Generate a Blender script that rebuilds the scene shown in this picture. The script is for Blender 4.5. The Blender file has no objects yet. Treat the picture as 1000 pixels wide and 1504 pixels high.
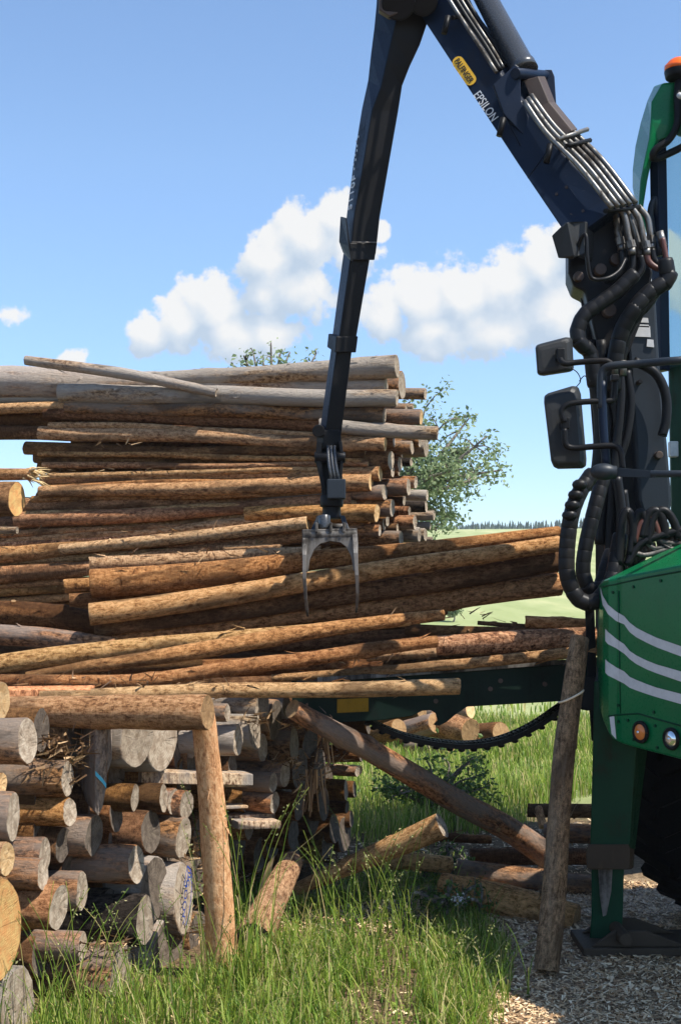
import bpy, math, random
from mathutils import Vector, Matrix, Quaternion, noise
R = math.radians
random.seed(7)
sc = bpy.context.scene
col = sc.collection
# ---------------------------------------------------------------- camera, sky, sun, exposure
PITCH = R(3.8); F = 1920.0; CAMZ = 1.6
cd = bpy.data.cameras.new('camera'); cam = bpy.data.objects.new('camera', cd); col.objects.link(cam)
cam.location = (0, 0, CAMZ); cam.rotation_euler = (R(90) + PITCH, 0, 0)
cd.sensor_fit = 'VERTICAL'; cd.sensor_height = 24; cd.lens = F / 1504 * 24
cd.clip_start = 0.05; cd.clip_end = 3000
sc.camera = cam
SUN = Vector((0.48, -0.26, 0.84)).normalized()
EL = math.asin(SUN.z)
w = bpy.data.worlds.new('World'); sc.world = w; w.use_nodes = True
sun_d = bpy.data.lights.new('sun', 'SUN'); sun_d.energy = 5.0; sun_d.angle = R(0.5); sun_d.color = (1.0, 0.95, 0.86)
sun = bpy.data.objects.new('sun', sun_d); col.objects.link(sun)
sun.rotation_euler = SUN.to_track_quat('Z', 'Y').to_euler(); sun.location = SUN * 30
sc.view_settings.view_transform = 'Standard'; sc.view_settings.look = 'None'
sc.view_settings.exposure = 0.7; sc.view_settings.gamma = 1.0
SKY_STRENGTH = 0.124

def ray(px, py):
    x = (px - 500) / F; u = (752 - py) / F
    y = math.cos(PITCH) - u * math.sin(PITCH); z = math.sin(PITCH) + u * math.cos(PITCH)
    return x / y, z / y
def P(px, py, d):
    x, z = ray(px, py); return Vector((x * d, d, CAMZ + z * d))
def G(px, py, z=0.0):
    x, s = ray(px, py); d = (z - CAMZ) / s; return Vector((x * d, d, z))
def unproj(p):
    x, y, z = p[0], p[1], p[2] - CAMZ
    f = y * math.cos(PITCH) + z * math.sin(PITCH); u = -y * math.sin(PITCH) + z * math.cos(PITCH)
    return 500 + F * x / f, 752 - F * u / f

class NT:
    """tiny helper for node trees"""
    def __init__(s, nt): s.nt = nt; s.N = nt.nodes; s.L = nt.links
    def add(s, t, **kw):
        n = s.N.new(t)
        for k, v in kw.items(): setattr(n, k, v)
        return n
    def math(s, op, a, b=None, clamp=False):
        n = s.add('ShaderNodeMath', operation=op, use_clamp=clamp)
        for i, v in enumerate((a, b)):
            if v is None: continue
            if isinstance(v, (int, float)): n.inputs[i].default_value = v
            else: s.L.new(v, n.inputs[i])
        return n.outputs[0]
    def vmath(s, op, a, b=None, out=0):
        n = s.add('ShaderNodeVectorMath', operation=op)
        for i, v in enumerate((a, b)):
            if v is None: continue
            if isinstance(v, (tuple, list, Vector)): n.inputs[i].default_value = tuple(v)
            else: s.L.new(v, n.inputs[i])
        return n.outputs[out]
    def noise(s, vec, scale, detail=4, rough=0.55, dist=0.0):
        n = s.add('ShaderNodeTexNoise'); n.inputs['Scale'].default_value = scale
        n.inputs['Detail'].default_value = detail; n.inputs['Roughness'].default_value = rough
        n.inputs['Distortion'].default_value = dist
        if vec is not None: s.L.new(vec, n.inputs['Vector'])
        return n.outputs['Fac']
    def ramp(s, fac, stops):
        n = s.add('ShaderNodeValToRGB'); e = n.color_ramp.elements
        while len(e) < len(stops): e.new(0.5)
        for el, (p, c) in zip(e, stops):
            el.position = p; el.color = (c[0], c[1], c[2], 1) if isinstance(c, (tuple, list)) else (c, c, c, 1)
        s.L.new(fac, n.inputs[0]); return n.outputs[0]
    def mix(s, fac, a, b, mode='MIX'):
        n = s.add('ShaderNodeMix', data_type='RGBA', blend_type=mode)
        for i, v in ((0, fac), (6, a), (7, b)):
            if isinstance(v, (int, float)): n.inputs[i].default_value = v
            elif isinstance(v, (tuple, list)): n.inputs[i].default_value = (*v[:3], 1)
            else: s.L.new(v, n.inputs[i])
        return n.outputs[2]
    def maprange(s, v, a, b, c=0.0, d=1.0, smooth=True):
        n = s.add('ShaderNodeMapRange'); n.interpolation_type = 'SMOOTHSTEP' if smooth else 'LINEAR'
        s.L.new(v, n.inputs[0])
        for i, x in enumerate((a, b, c, d)): n.inputs[i + 1].default_value = x
        return n.outputs[0]
    def scale(s, vec, xyz):
        return s.vmath('MULTIPLY', vec, xyz)

# ---- sky with summer cumulus, all laid out by direction
def build_world():
    t = NT(w.node_tree); t.N.clear()
    out = t.add('ShaderNodeOutputWorld')
    sky = t.add('ShaderNodeTexSky', sky_type='NISHITA'); sky.sun_disc = False
    sky.sun_elevation = EL; sky.sun_rotation = math.atan2(SUN.x, SUN.y)
    sky.altitude = 300; sky.air_density = 1.0; sky.dust_density = 0.15; sky.ozone_density = 2.2
    bg = t.add('ShaderNodeBackground'); hs = t.add('ShaderNodeHueSaturation'); hs.inputs['Saturation'].default_value = 1.04; hs.inputs['Value'].default_value = 1.12; t.L.new(sky.outputs[0], hs.inputs['Color']); tc0 = t.add('ShaderNodeTexCoord'); sp0 = t.add('ShaderNodeSeparateXYZ'); t.L.new(tc0.outputs['Generated'], sp0.inputs[0]); hz = t.ramp(sp0.outputs[2], [(0.0, (0.66, 0.72, 0.84)), (0.13, (0.76, 0.82, 0.94)), (0.32, (1.0, 1.0, 1.0))]); t.L.new(t.mix(1.0, hs.outputs[0], hz, 'MULTIPLY'), bg.inputs[0]); bg.inputs[1].default_value = SKY_STRENGTH
    g = bpy.data.node_groups.new('cloud_density', 'ShaderNodeTree')
    g.interface.new_socket('Vector', in_out='INPUT', socket_type='NodeSocketVector')
    g.interface.new_socket('Density', in_out='OUTPUT', socket_type='NodeSocketFloat'); g.interface.new_socket('Bulk', in_out='OUTPUT', socket_type='NodeSocketFloat')
    k = NT(g); gi = k.add('NodeGroupInput'); go = k.add('NodeGroupOutput'); vec = gi.outputs[0]
    wob = k.add('ShaderNodeTexNoise'); wob.inputs['Scale'].default_value = 22; wob.inputs['Detail'].default_value = 3
    k.L.new(vec, wob.inputs['Vector'])
    wv = k.vmath('MULTIPLY', k.vmath('SUBTRACT', wob.outputs['Color'], (0.5, 0.5, 0.5)), (0.022, 0.022, 0))
    vv = k.vmath('ADD', vec, wv)
    blobs = [(218, 492, 42, 36), (265, 475, 48, 44), (312, 450, 58, 58), (345, 490, 70, 46), (395, 485, 60, 42), (400, 385, 60, 62),
             (455, 350, 66, 66), (495, 318, 42, 44), (385, 425, 52, 52), (445, 425, 68, 60), (520, 375, 54, 46), (556, 346, 22, 24),
             (565, 462, 48, 50), (615, 445, 62, 58), (680, 432, 72, 64), (745, 420, 66, 66), (800, 392, 66, 62), (845, 355, 48, 46), (890, 365, 60, 60),
             (640, 490, 80, 42), (730, 485, 90, 50), (820, 455, 80, 70), (910, 430, 80, 70), (965, 395, 70, 70), (108, 524, 40, 24, .72), (96, 530, 26, 18, .8), (18, 466, 80, 34, .36), (-10, 462, 60, 30, .4),
             (-60, 455, 60, 30, .6), (1080, 420, 110, 90), (1250, 300, 150, 90), (-260, 430, 130, 70), (-520, 300, 200, 90)]
    cur = None
    for (px, py, rx, ry, *bias) in blobs:
        x, z = ray(px, py)
        d = k.vmath('LENGTH', k.vmath('MULTIPLY', k.vmath('SUBTRACT', vv, (x, z, 0)), (F / rx, F / ry, 0)), out=1)
        d = k.math('SUBTRACT', bias[0] if bias else 1.0, d)
        if cur is None: cur = d
        else:
            n = k.add('ShaderNodeMath', operation='SMOOTH_MAX'); n.inputs[2].default_value = 0.18
            k.L.new(cur, n.inputs[0]); k.L.new(d, n.inputs[1]); cur = n.outputs[0]
    n1 = k.noise(vec, 34, 12, 0.62); 
    v = k.add('ShaderNodeTexVoronoi'); v.inputs['Scale'].default_value = 70; v.feature = 'SMOOTH_F1'
    if 'Detail' in v.inputs: v.inputs['Detail'].default_value = 2
    k.L.new(vv, v.inputs['Vector'])
    puff = k.math('SUBTRACT', 0.45, v.outputs['Distance'])
    den = k.math('ADD', cur, k.math('MULTIPLY', k.math('SUBTRACT', n1, 0.5), 1.8))
    den = k.math('ADD', den, k.math('MULTIPLY', puff, 0.16))
    k.L.new(den, go.inputs[0]); k.L.new(cur, go.inputs[1])
    tc = t.add('ShaderNodeTexCoord'); sep = t.add('ShaderNodeSeparateXYZ'); t.L.new(tc.outputs['Generated'], sep.inputs[0])
    y = t.math('MAXIMUM', sep.outputs[1], 0.02)
    cmb = t.add('ShaderNodeCombineXYZ'); t.L.new(t.math('DIVIDE', sep.outputs[0], y), cmb.inputs[0]); t.L.new(t.math('DIVIDE', sep.outputs[2], y), cmb.inputs[1])
    def dens(off):
        gn = t.add('ShaderNodeGroup'); gn.node_tree = g
        t.L.new(t.vmath('ADD', cmb.outputs[0], off), gn.inputs[0]); return gn.outputs
    g0 = dens((0, 0, 0)); g1 = dens((0.006, 0.010, 0)); g2 = dens((0.012, 0.026, 0)); d0 = g0[0]; d1 = g1[0]
    a = t.maprange(d0, -0.02, 0.27)
    a = t.math('MULTIPLY', a, t.maprange(sep.outputs[1], 0.05, 0.2))
    low = t.noise(cmb.outputs[0], 14, 4, 0.5)
    lit = t.math('ADD', t.math('MULTIPLY', t.math('SUBTRACT', d0, d1), 0.6), 0.5); lit = t.math('ADD', lit, t.math('MULTIPLY', t.math('SUBTRACT', g0[1], g2[1]), 1.0))
    lit = t.math('ADD', lit, t.math('MULTIPLY', t.math('SUBTRACT', low, 0.5), 0.35), clamp=True)
    cc = t.ramp(lit, [(0.0, (0.58, 0.70, 0.85)), (0.45, (0.76, 0.84, 0.93)), (0.75, (0.90, 0.93, 0.96)), (1.0, (1.0, 1.0, 0.99))])
    cb = t.add('ShaderNodeBackground'); t.L.new(cc, cb.inputs[0]); cb.inputs[1].default_value = 0.575
    ms = t.add('ShaderNodeMixShader'); t.L.new(t.math('MULTIPLY', a, 0.97), ms.inputs[0])
    t.L.new(bg.outputs[0], ms.inputs[1]); t.L.new(cb.outputs[0], ms.inputs[2]); t.L.new(ms.outputs[0], out.inputs[0])
build_world()

# ---------------------------------------------------------------- materials
def new_mat(name):
    m = bpy.data.materials.new(name); m.use_nodes = True
    t = NT(m.node_tree); b = t.N['Principled BSDF']; return m, t, b
def objvec(t, rnd=True):
    tc = t.add('ShaderNodeTexCoord'); oi = t.add('ShaderNodeObjectInfo')
    v = tc.outputs['Object']
    if rnd:
        o = t.add('ShaderNodeCombineXYZ')
        t.L.new(t.math('MULTIPLY', oi.outputs['Random'], 37.0), o.inputs[0]); t.L.new(t.math('MULTIPLY', oi.outputs['Random'], 91.0), o.inputs[2])
        vr = t.vmath('ADD', v, o.outputs[0])
    else: vr = v
    return v, vr, oi.outputs['Random']
def bump(t, b, h, dist, strength=1.0):
    n = t.add('ShaderNodeBump'); n.inputs['Distance'].default_value = dist; n.inputs['Strength'].default_value = strength
    t.L.new(h, n.inputs['Height']); t.L.new(n.outputs[0], b.inputs['Normal'])

def bark_mat(name, light, mid, dark, scuff=0.5, patch=0.5, rough=0.85, bumpd=0.012, grey=None, grey_amt=0.0, contrast=3.0):
    m, t, b = new_mat(name); v, vr, rnd = objvec(t)
    # twist the coordinates slowly round the log: the harvester's rollers leave spiral scuffs
    sep = t.add('ShaderNodeSeparateXYZ'); t.L.new(v, sep.inputs[0])
    rot = t.add('ShaderNodeVectorRotate', rotation_type='Z_AXIS'); t.L.new(vr, rot.inputs[0])
    t.L.new(t.math('MULTIPLY', sep.outputs[2], 7.0), rot.inputs['Angle'])
    spiral = t.noise(t.scale(rot.outputs[0], (34, 34, 13)), 1.0, 8, 0.72, 0.6)
    grain = t.noise(t.scale(vr, (58, 58, 30)), 1.0, 7, 0.74, 0.4)
    big = t.noise(t.scale(vr, (7, 7, 2.2)), 1.0, 3, 0.55, 0.3)
    fine = t.noise(vr, 120, 4, 0.7)
    fib = t.noise(t.scale(vr, (190, 190, 14)), 1.0, 4, 0.7)
    f = t.math('ADD', t.math('MULTIPLY', spiral, scuff), t.math('MULTIPLY', grain, 1 - scuff))
    f = t.math('ADD', t.math('MULTIPLY', f, 0.85), t.math('MULTIPLY', big, 0.15))
    f = t.math('ADD', t.math('MULTIPLY', t.math('SUBTRACT', f, 0.5), contrast), 0.5); f = t.math('ADD', f, t.math('MULTIPLY', t.math('SUBTRACT', fib, 0.5), 0.35))
    c = t.ramp(f, [(0.28, dark), (0.44, mid), (0.60, light), (0.78, tuple(min(1, x * 1.25) for x in light))])
    sc_ = t.maprange(t.noise(t.scale(rot.outputs[0], (52, 52, 24)), 1.0, 5, 0.7, 0.8), 0.56, 0.62)
    c = t.mix(t.math('MULTIPLY', sc_, 0.75 * scuff + 0.15), c, tuple(d * 0.8 for d in dark))
    stk = t.maprange(t.noise(t.scale(rot.outputs[0], (20, 20, 3.6)), 1.0, 4, 0.6, 0.3), 0.50, 0.60)
    c = t.mix(t.math('MULTIPLY', stk, 0.95 * scuff), c, t.mix(grain, dark, tuple(0.7 * q for q in mid)))
    # patches of darker bark still on the stem
    pm = t.maprange(t.math('ADD', big, t.math('MULTIPLY', t.math('SUBTRACT', spiral, 0.5), 0.8)), 0.66 - 0.22 * patch, 0.74 - 0.22 * patch)
    pm = t.math('MULTIPLY', t.math('SUBTRACT', 1.0, pm), 0.0) if patch <= 0 else t.math('MULTIPLY', pm, 0.72)
    c = t.mix(pm, c, tuple(0.55 * d + 0.12 * k for d, k in zip(dark, mid)))
    if grey:
        gm = t.math('MULTIPLY', t.maprange(t.noise(t.scale(vr, (9, 9, 1.5)), 1.0, 4, 0.6), 0.5 - 0.3 * grey_amt, 0.72 - 0.3 * grey_amt), 0.9)
        gc = t.mix(fib, tuple(x * 0.6 for x in grey), tuple(x * 1.25 for x in grey)); c = t.mix(gm, c, gc)
    hsv = t.add('ShaderNodeHueSaturation'); t.L.new(c, hsv.inputs['Color'])
    t.L.new(t.maprange(rnd, 0, 1, 0.85, 1.2, False), hsv.inputs['Value'])
    r2 = t.math('FRACT', t.math('MULTIPLY', rnd, 17.3)); t.L.new(t.maprange(r2, 0, 1, 0.90, 1.04, False), hsv.inputs['Saturation'])
    t.L.new(t.maprange(t.math('FRACT', t.math('MULTIPLY', rnd, 7.7)), 0, 1, 0.489, 0.503, False), hsv.inputs['Hue'])
    t.L.new(hsv.outputs[0], b.inputs['Base Color']); b.inputs['Roughness'].default_value = rough
    b.inputs['Specular IOR Level'].default_value = 0.12
    h = t.math('ADD', t.math('MULTIPLY', f, 0.8), t.math('MULTIPLY', pm, 0.5)); h = t.math('ADD', h, t.math('MULTIPLY', fine, 0.25))
    bump(t, b, h, bumpd * 1.1, 1.0); return m

def cut_mat(name, a, c, ringcol, crack=0.5):
    m, t, b = new_mat(name); v, vr, rnd = objvec(t)
    sep = t.add('ShaderNodeSeparateXYZ'); t.L.new(v, sep.inputs[0])
    wob = t.noise(t.scale(vr, (9, 9, 0.0)), 1.0, 3)
    x = sep.outputs[0]; y = sep.outputs[1]
    rr = t.math('SQRT', t.math('ADD', t.math('MULTIPLY', x, x), t.math('MULTIPLY', y, y)))
    rr = t.math('ADD', rr, t.math('MULTIPLY', wob, 0.02))
    ring = t.math('ADD', t.math('MULTIPLY', t.math('SINE', t.math('MULTIPLY', rr, 480.0)), 0.5), 0.5)
    stain = t.noise(t.scale(vr, (22, 22, 0.0)), 1.0, 7, 0.72)
    saw = t.noise(t.scale(vr, (240, 24, 0.0)), 1.0, 3, 0.6)
    ang = t.math('ARCTAN2', y, x)
    cmb = t.add('ShaderNodeCombineXYZ'); t.L.new(t.math('MULTIPLY', ang, 3.0), cmb.inputs[0]); t.L.new(t.math('MULTIPLY', rnd, 50), cmb.inputs[1]); t.L.new(t.math('MULTIPLY', rr, 2.0), cmb.inputs[2])
    cr = t.noise(cmb.outputs[0], 3.0, 3, 0.6)
    crk = t.maprange(cr, 0.63, 0.665); 
    cc = t.mix(t.maprange(stain, 0.38, 0.62), a, c); cc = t.mix(t.math('MULTIPLY', ring, 0.30), cc, ringcol); cc = t.mix(t.math('MULTIPLY', saw, 0.3), cc, ringcol)
    cc = t.mix(t.math('MULTIPLY', crk, crack), cc, (0.03, 0.02, 0.015))
    hsv = t.add('ShaderNodeHueSaturation'); t.L.new(cc, hsv.inputs['Color']); t.L.new(t.maprange(rnd, 0, 1, 0.75, 1.15, False), hsv.inputs['Value'])
    t.L.new(hsv.outputs[0], b.inputs['Base Color']); b.inputs['Roughness'].default_value = 0.9; b.inputs['Specular IOR Level'].default_value = 0.2
    bump(t, b, t.math('SUBTRACT', saw, t.math('MULTIPLY', crk, 1.0)), 0.004, 0.8); return m

def paint_mat(name, base, rough=0.35, dirt=(0.09, 0.065, 0.045), dirt_amt=0.35, metallic=0.0, coat=0.0, scr=0.0, spec=0.5, bmp=0.0015, dlo=0.52):
    m, t, b = new_mat(name); v, vr, rnd = objvec(t, False)
    n = t.noise(v, 3.5, 7, 0.68); n2 = t.noise(t.scale(v, (30, 30, 3)), 1.0, 5, 0.7); n3 = t.noise(v, 90, 3, 0.7)
    f = t.math('ADD', t.math('MULTIPLY', n, 0.6), t.math('MULTIPLY', n2, 0.4)); d = t.math('MULTIPLY', t.maprange(f, dlo, dlo + 0.2), dirt_amt)
    c = t.mix(t.maprange(n, 0.3, 0.7), base, tuple(x * 0.8 for x in base)); c = t.mix(d, c, dirt)
    if scr > 0:
        c = t.mix(t.math('MULTIPLY', t.maprange(t.noise(t.scale(v, (7, 7, 55)), 1.0, 4, 0.75), 0.68, 0.74), scr), c, (0.28, 0.27, 0.26))
    t.L.new(c, b.inputs['Base Color']); t.L.new(t.math('ADD', t.math('MULTIPLY', d, 0.7), t.math('MULTIPLY', t.math('ADD', n3, 0.5), rough)), b.inputs['Roughness'])
    b.inputs['Metallic'].default_value = metallic
    if coat: b.inputs['Coat Weight'].default_value = coat; b.inputs['Coat Roughness'].default_value = 0.08
    b.inputs['Specular IOR Level'].default_value = spec
    if bmp: bump(t, b, t.math('ADD', n3, t.math('MULTIPLY', n2, 0.7)), bmp, 0.4)
    return m
def leaf_mat(name, stops, trans=0.35):
    m, t, b = new_mat(name)
    geo = t.add('ShaderNodeNewGeometry'); c = t.ramp(geo.outputs['Random Per Island'], stops)
    t.L.new(c, b.inputs['Base Color']); b.inputs['Roughness'].default_value = 0.55; b.inputs['Specular IOR Level'].default_value = 0.3
    tr = t.add('ShaderNodeBsdfTranslucent'); hs = t.add('ShaderNodeHueSaturation'); hs.inputs['Value'].default_value = 1.3; t.L.new(c, hs.inputs['Color']); t.L.new(hs.outputs[0], tr.inputs[0])
    mx = t.add('ShaderNodeMixShader'); mx.inputs[0].default_value = trans
    t.L.new(b.outputs[0], mx.inputs[1]); t.L.new(tr.outputs[0], mx.inputs[2]); t.L.new(mx.outputs[0], t.N['Material Output'].inputs[0]); return m
def plain(name, c, rough=0.5, metallic=0.0, emit=None, es=0.0, trans=0.0):
    m, t, b = new_mat(name); v, vr, rnd = objvec(t, False); n = t.noise(v, 40, 4, 0.65)
    t.L.new(t.mix(n, tuple(x * 0.75 for x in c), tuple(min(1, x * 1.2) for x in c)), b.inputs['Base Color'])
    b.inputs['Roughness'].default_value = rough; b.inputs['Metallic'].default_value = metallic
    if trans: b.inputs['Transmission Weight'].default_value = trans; b.inputs['IOR'].default_value = 1.2
    return m

M = {}
M['fresh'] = bark_mat('bark_orange', (0.78, 0.42, 0.165), (0.48, 0.215, 0.068), (0.07, 0.03, 0.013), 0.5, 0.42)
M['tan'] = bark_mat('bark_tan', (0.80, 0.49, 0.22), (0.56, 0.29, 0.105), (0.10, 0.045, 0.019), 0.45, 0.28)
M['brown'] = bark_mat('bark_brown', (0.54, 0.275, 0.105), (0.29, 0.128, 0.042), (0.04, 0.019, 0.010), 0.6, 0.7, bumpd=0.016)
M['grey'] = bark_mat('bark_grey', (0.44, 0.30, 0.17), (0.26, 0.15, 0.07), (0.08, 0.045, 0.022), 0.15, 0.1, grey=(0.40, 0.35, 0.295), grey_amt=0.6, bumpd=0.010)
M['greybrown'] = bark_mat('bark_weathered', (0.40, 0.20, 0.08), (0.22, 0.10, 0.036), (0.05, 0.026, 0.013), 0.2, 0.2, grey=(0.25, 0.195, 0.15), grey_amt=0.38, bumpd=0.008)
M['pole'] = bark_mat('bark_pole', (0.82, 0.52, 0.29), (0.42, 0.245, 0.125), (0.055, 0.03, 0.016), 0.6, 0.6, grey=(0.50, 0.38, 0.27), grey_amt=0.05, bumpd=0.02, contrast=3.6)
M['post'] = bark_mat('bark_post', (0.66, 0.40, 0.19), (0.52, 0.27, 0.105), (0.26, 0.12, 0.05), 0.0, 0.0, bumpd=0.006, contrast=1.6)
M['rough'] = bark_mat('bark_rough', (0.13, 0.10, 0.08), (0.06, 0.045, 0.035), (0.018, 0.013, 0.01), 0.3, 0.7, bumpd=0.025)
M['cut_grey'] = cut_mat('cut_weathered', (0.50, 0.42, 0.325), (0.27, 0.205, 0.145), (0.19, 0.14, 0.10), 0.6)
M['cut_pale'] = cut_mat('cut_fresh', (0.68, 0.49, 0.27), (0.56, 0.35, 0.16), (0.42, 0.24, 0.10), 0.35)
M['cut_yellow'] = cut_mat('cut_yellow', (0.62, 0.42, 0.16), (0.60, 0.28, 0.10), (0.40, 0.22, 0.08), 0.3)
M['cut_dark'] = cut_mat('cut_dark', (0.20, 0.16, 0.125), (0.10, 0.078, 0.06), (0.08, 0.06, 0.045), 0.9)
M['cut_brown'] = cut_mat('cut_brown', (0.40, 0.25, 0.12), (0.26, 0.15, 0.07), (0.16, 0.09, 0.04), 0.7)
M['plank'] = bark_mat('sawn_wood', (0.50, 0.36, 0.22), (0.33, 0.21, 0.12), (0.14, 0.08, 0.045), 0.0, 0.0, grey=(0.27, 0.24, 0.21), grey_amt=0.3, bumpd=0.003)
M['sawn_orange'] = bark_mat('sawn_orange', (0.55, 0.28, 0.12), (0.42, 0.19, 0.07), (0.2, 0.09, 0.04), 0.0, 0.0, bumpd=0.003)
M['splinter'] = plain('splintered_wood', (0.60, 0.42, 0.20), 0.85)
M['navy'] = paint_mat('navy_paint', (0.0055, 0.0125, 0.030), 0.42, (0.022, 0.019, 0.016), 0.55, scr=0.3, spec=0.17)
M['matte'] = paint_mat('shaded_black', (0.006, 0.006, 0.008), 0.7, (0.02, 0.016, 0.012), 0.4, spec=0.12)
M['slate'] = paint_mat('slate_paint', (0.02, 0.026, 0.034), 0.45, (0.045, 0.037, 0.03), 0.5, spec=0.25)
M['black'] = paint_mat('black_paint_and_shade', (0.008, 0.008, 0.009), 0.45, (0.03, 0.022, 0.017), 0.4, scr=0.12, spec=0.14)  # black paint; on the stick's inner faces it stands for shade
M['rubber'] = paint_mat('hose_rubber', (0.010, 0.010, 0.011), 0.42, (0.035, 0.027, 0.02), 0.45, spec=0.18)
M['mirror_shell'] = paint_mat('mirror_shell', (0.018, 0.019, 0.020), 0.55, (0.05, 0.045, 0.04), 0.3, spec=0.3)
M['steel'] = paint_mat('zinc_steel', (0.19, 0.185, 0.175), 0.38, (0.05, 0.036, 0.025), 0.9, 0.85, bmp=0, dlo=0.45)
M['worn'] = paint_mat('worn_steel', (0.17, 0.155, 0.14), 0.55, (0.022, 0.017, 0.013), 1.0, 0.35, scr=0.6, bmp=0.004, dlo=0.43)
M['rust'] = paint_mat('oily_rust', (0.05, 0.03, 0.02), 0.6, (0.11, 0.05, 0.025), 0.6)
M['cyl'] = paint_mat('cylinder_paint', (0.045, 0.047, 0.05), 0.28, (0.08, 0.07, 0.06), 0.3, coat=0.2)
M['green'] = paint_mat('green_paint', (0.002, 0.13, 0.042), 0.3, (0.04, 0.085, 0.045), 0.16, coat=0.1, spec=0.18, bmp=0)
M['green_dark'] = paint_mat('green_frame', (0.003, 0.042, 0.019), 0.5, (0.03, 0.021, 0.014), 1.0, spec=0.15)
M['green_oil'] = paint_mat('green_oily', (0.003, 0.014, 0.009), 0.6, (0.012, 0.01, 0.008), 0.8, spec=0.15)
M['white'] = plain('white_decal', (0.52, 0.51, 0.51), 0.5)
M['yellow'] = plain('yellow_decal', (0.75, 0.42, 0.02), 0.5)
M['yellow_dirty'] = paint_mat('yellow_sticker', (0.26, 0.15, 0.008), 0.7, (0.012, 0.018, 0.01), 1.0, spec=0.2)
M['ink_black'] = plain('black_decal', (0.01, 0.01, 0.01), 0.5)
M['ink_white'] = plain('white_lettering', (0.62, 0.64, 0.66), 0.5)
M['ink_blue'] = plain('blue_marker', (0.01, 0.06, 0.36), 0.6)
M['ink_cyan'] = plain('cyan_spray', (0.08, 0.42, 0.55), 0.7)
M['amber'] = plain('amber_plastic', (0.85, 0.13, 0.01), 0.15)
M['amber_lens'] = plain('amber_lens', (0.62, 0.19, 0.045), 0.1)
M['lamp_glass'] = plain('lamp_reflector', (0.75, 0.78, 0.80), 0.12, 0.9)
M['glass'] = plain('tinted_glass', (0.05, 0.09, 0.09), 0.05)
M['tyre'] = paint_mat('tyre_rubber', (0.005, 0.005, 0.005), 0.8, (0.012, 0.01, 0.008), 0.6, spec=0.1)
M['redhose'] = paint_mat('red_hose', (0.10, 0.03, 0.02), 0.5, (0.06, 0.045, 0.035), 0.5)
M['bandage'] = plain('pale_strap', (0.66, 0.52, 0.36), 0.7)
M['dirt_plate'] = paint_mat('muddy_steel', (0.06, 0.045, 0.032), 0.7, (0.13, 0.095, 0.065), 0.7, spec=0.1)
M['limb'] = bark_mat('tree_bark', (0.30, 0.26, 0.22), (0.18, 0.155, 0.13), (0.07, 0.06, 0.05), 0.0, 0.2, bumpd=0.01)
M['leaf_pale'] = leaf_mat('leaf_pale', [(0.0, (0.09, 0.13, 0.06)), (0.5, (0.20, 0.26, 0.13)), (1.0, (0.36, 0.42, 0.24))], 0.42)
M['leaf_dark'] = leaf_mat('leaf_dark', [(0.0, (0.035, 0.075, 0.014)), (0.6, (0.085, 0.15, 0.03)), (1.0, (0.18, 0.25, 0.06))], 0.3)
M['grass'] = leaf_mat('grass_blades', [(0.0, (0.05, 0.10, 0.010)), (0.35, (0.15, 0.25, 0.026)), (0.75, (0.30, 0.36, 0.06)), (0.9, (0.44, 0.38, 0.15)), (1.0, (0.50, 0.40, 0.2))], 0.4)
M['straw'] = leaf_mat('grass_seed', [(0.0, (0.14, 0.18, 0.05)), (0.6, (0.24, 0.25, 0.09)), (1.0, (0.38, 0.33, 0.16))], 0.3)
M['chips'] = leaf_mat('wood_chips', [(0.0, (0.15, 0.08, 0.04)), (0.3, (0.46, 0.29, 0.15)), (0.6, (0.72, 0.50, 0.285)), (1.0, (0.88, 0.70, 0.46))], 0.0)
M['shreds'] = leaf_mat('bark_shreds', [(0.0, (0.05, 0.028, 0.015)), (0.5, (0.20, 0.11, 0.05)), (1.0, (0.50, 0.33, 0.17))], 0.0)
M['conifer'] = leaf_mat('conifer', [(0.0, (0.012, 0.035, 0.02)), (1.0, (0.03, 0.06, 0.03))], 0.0)

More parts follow.
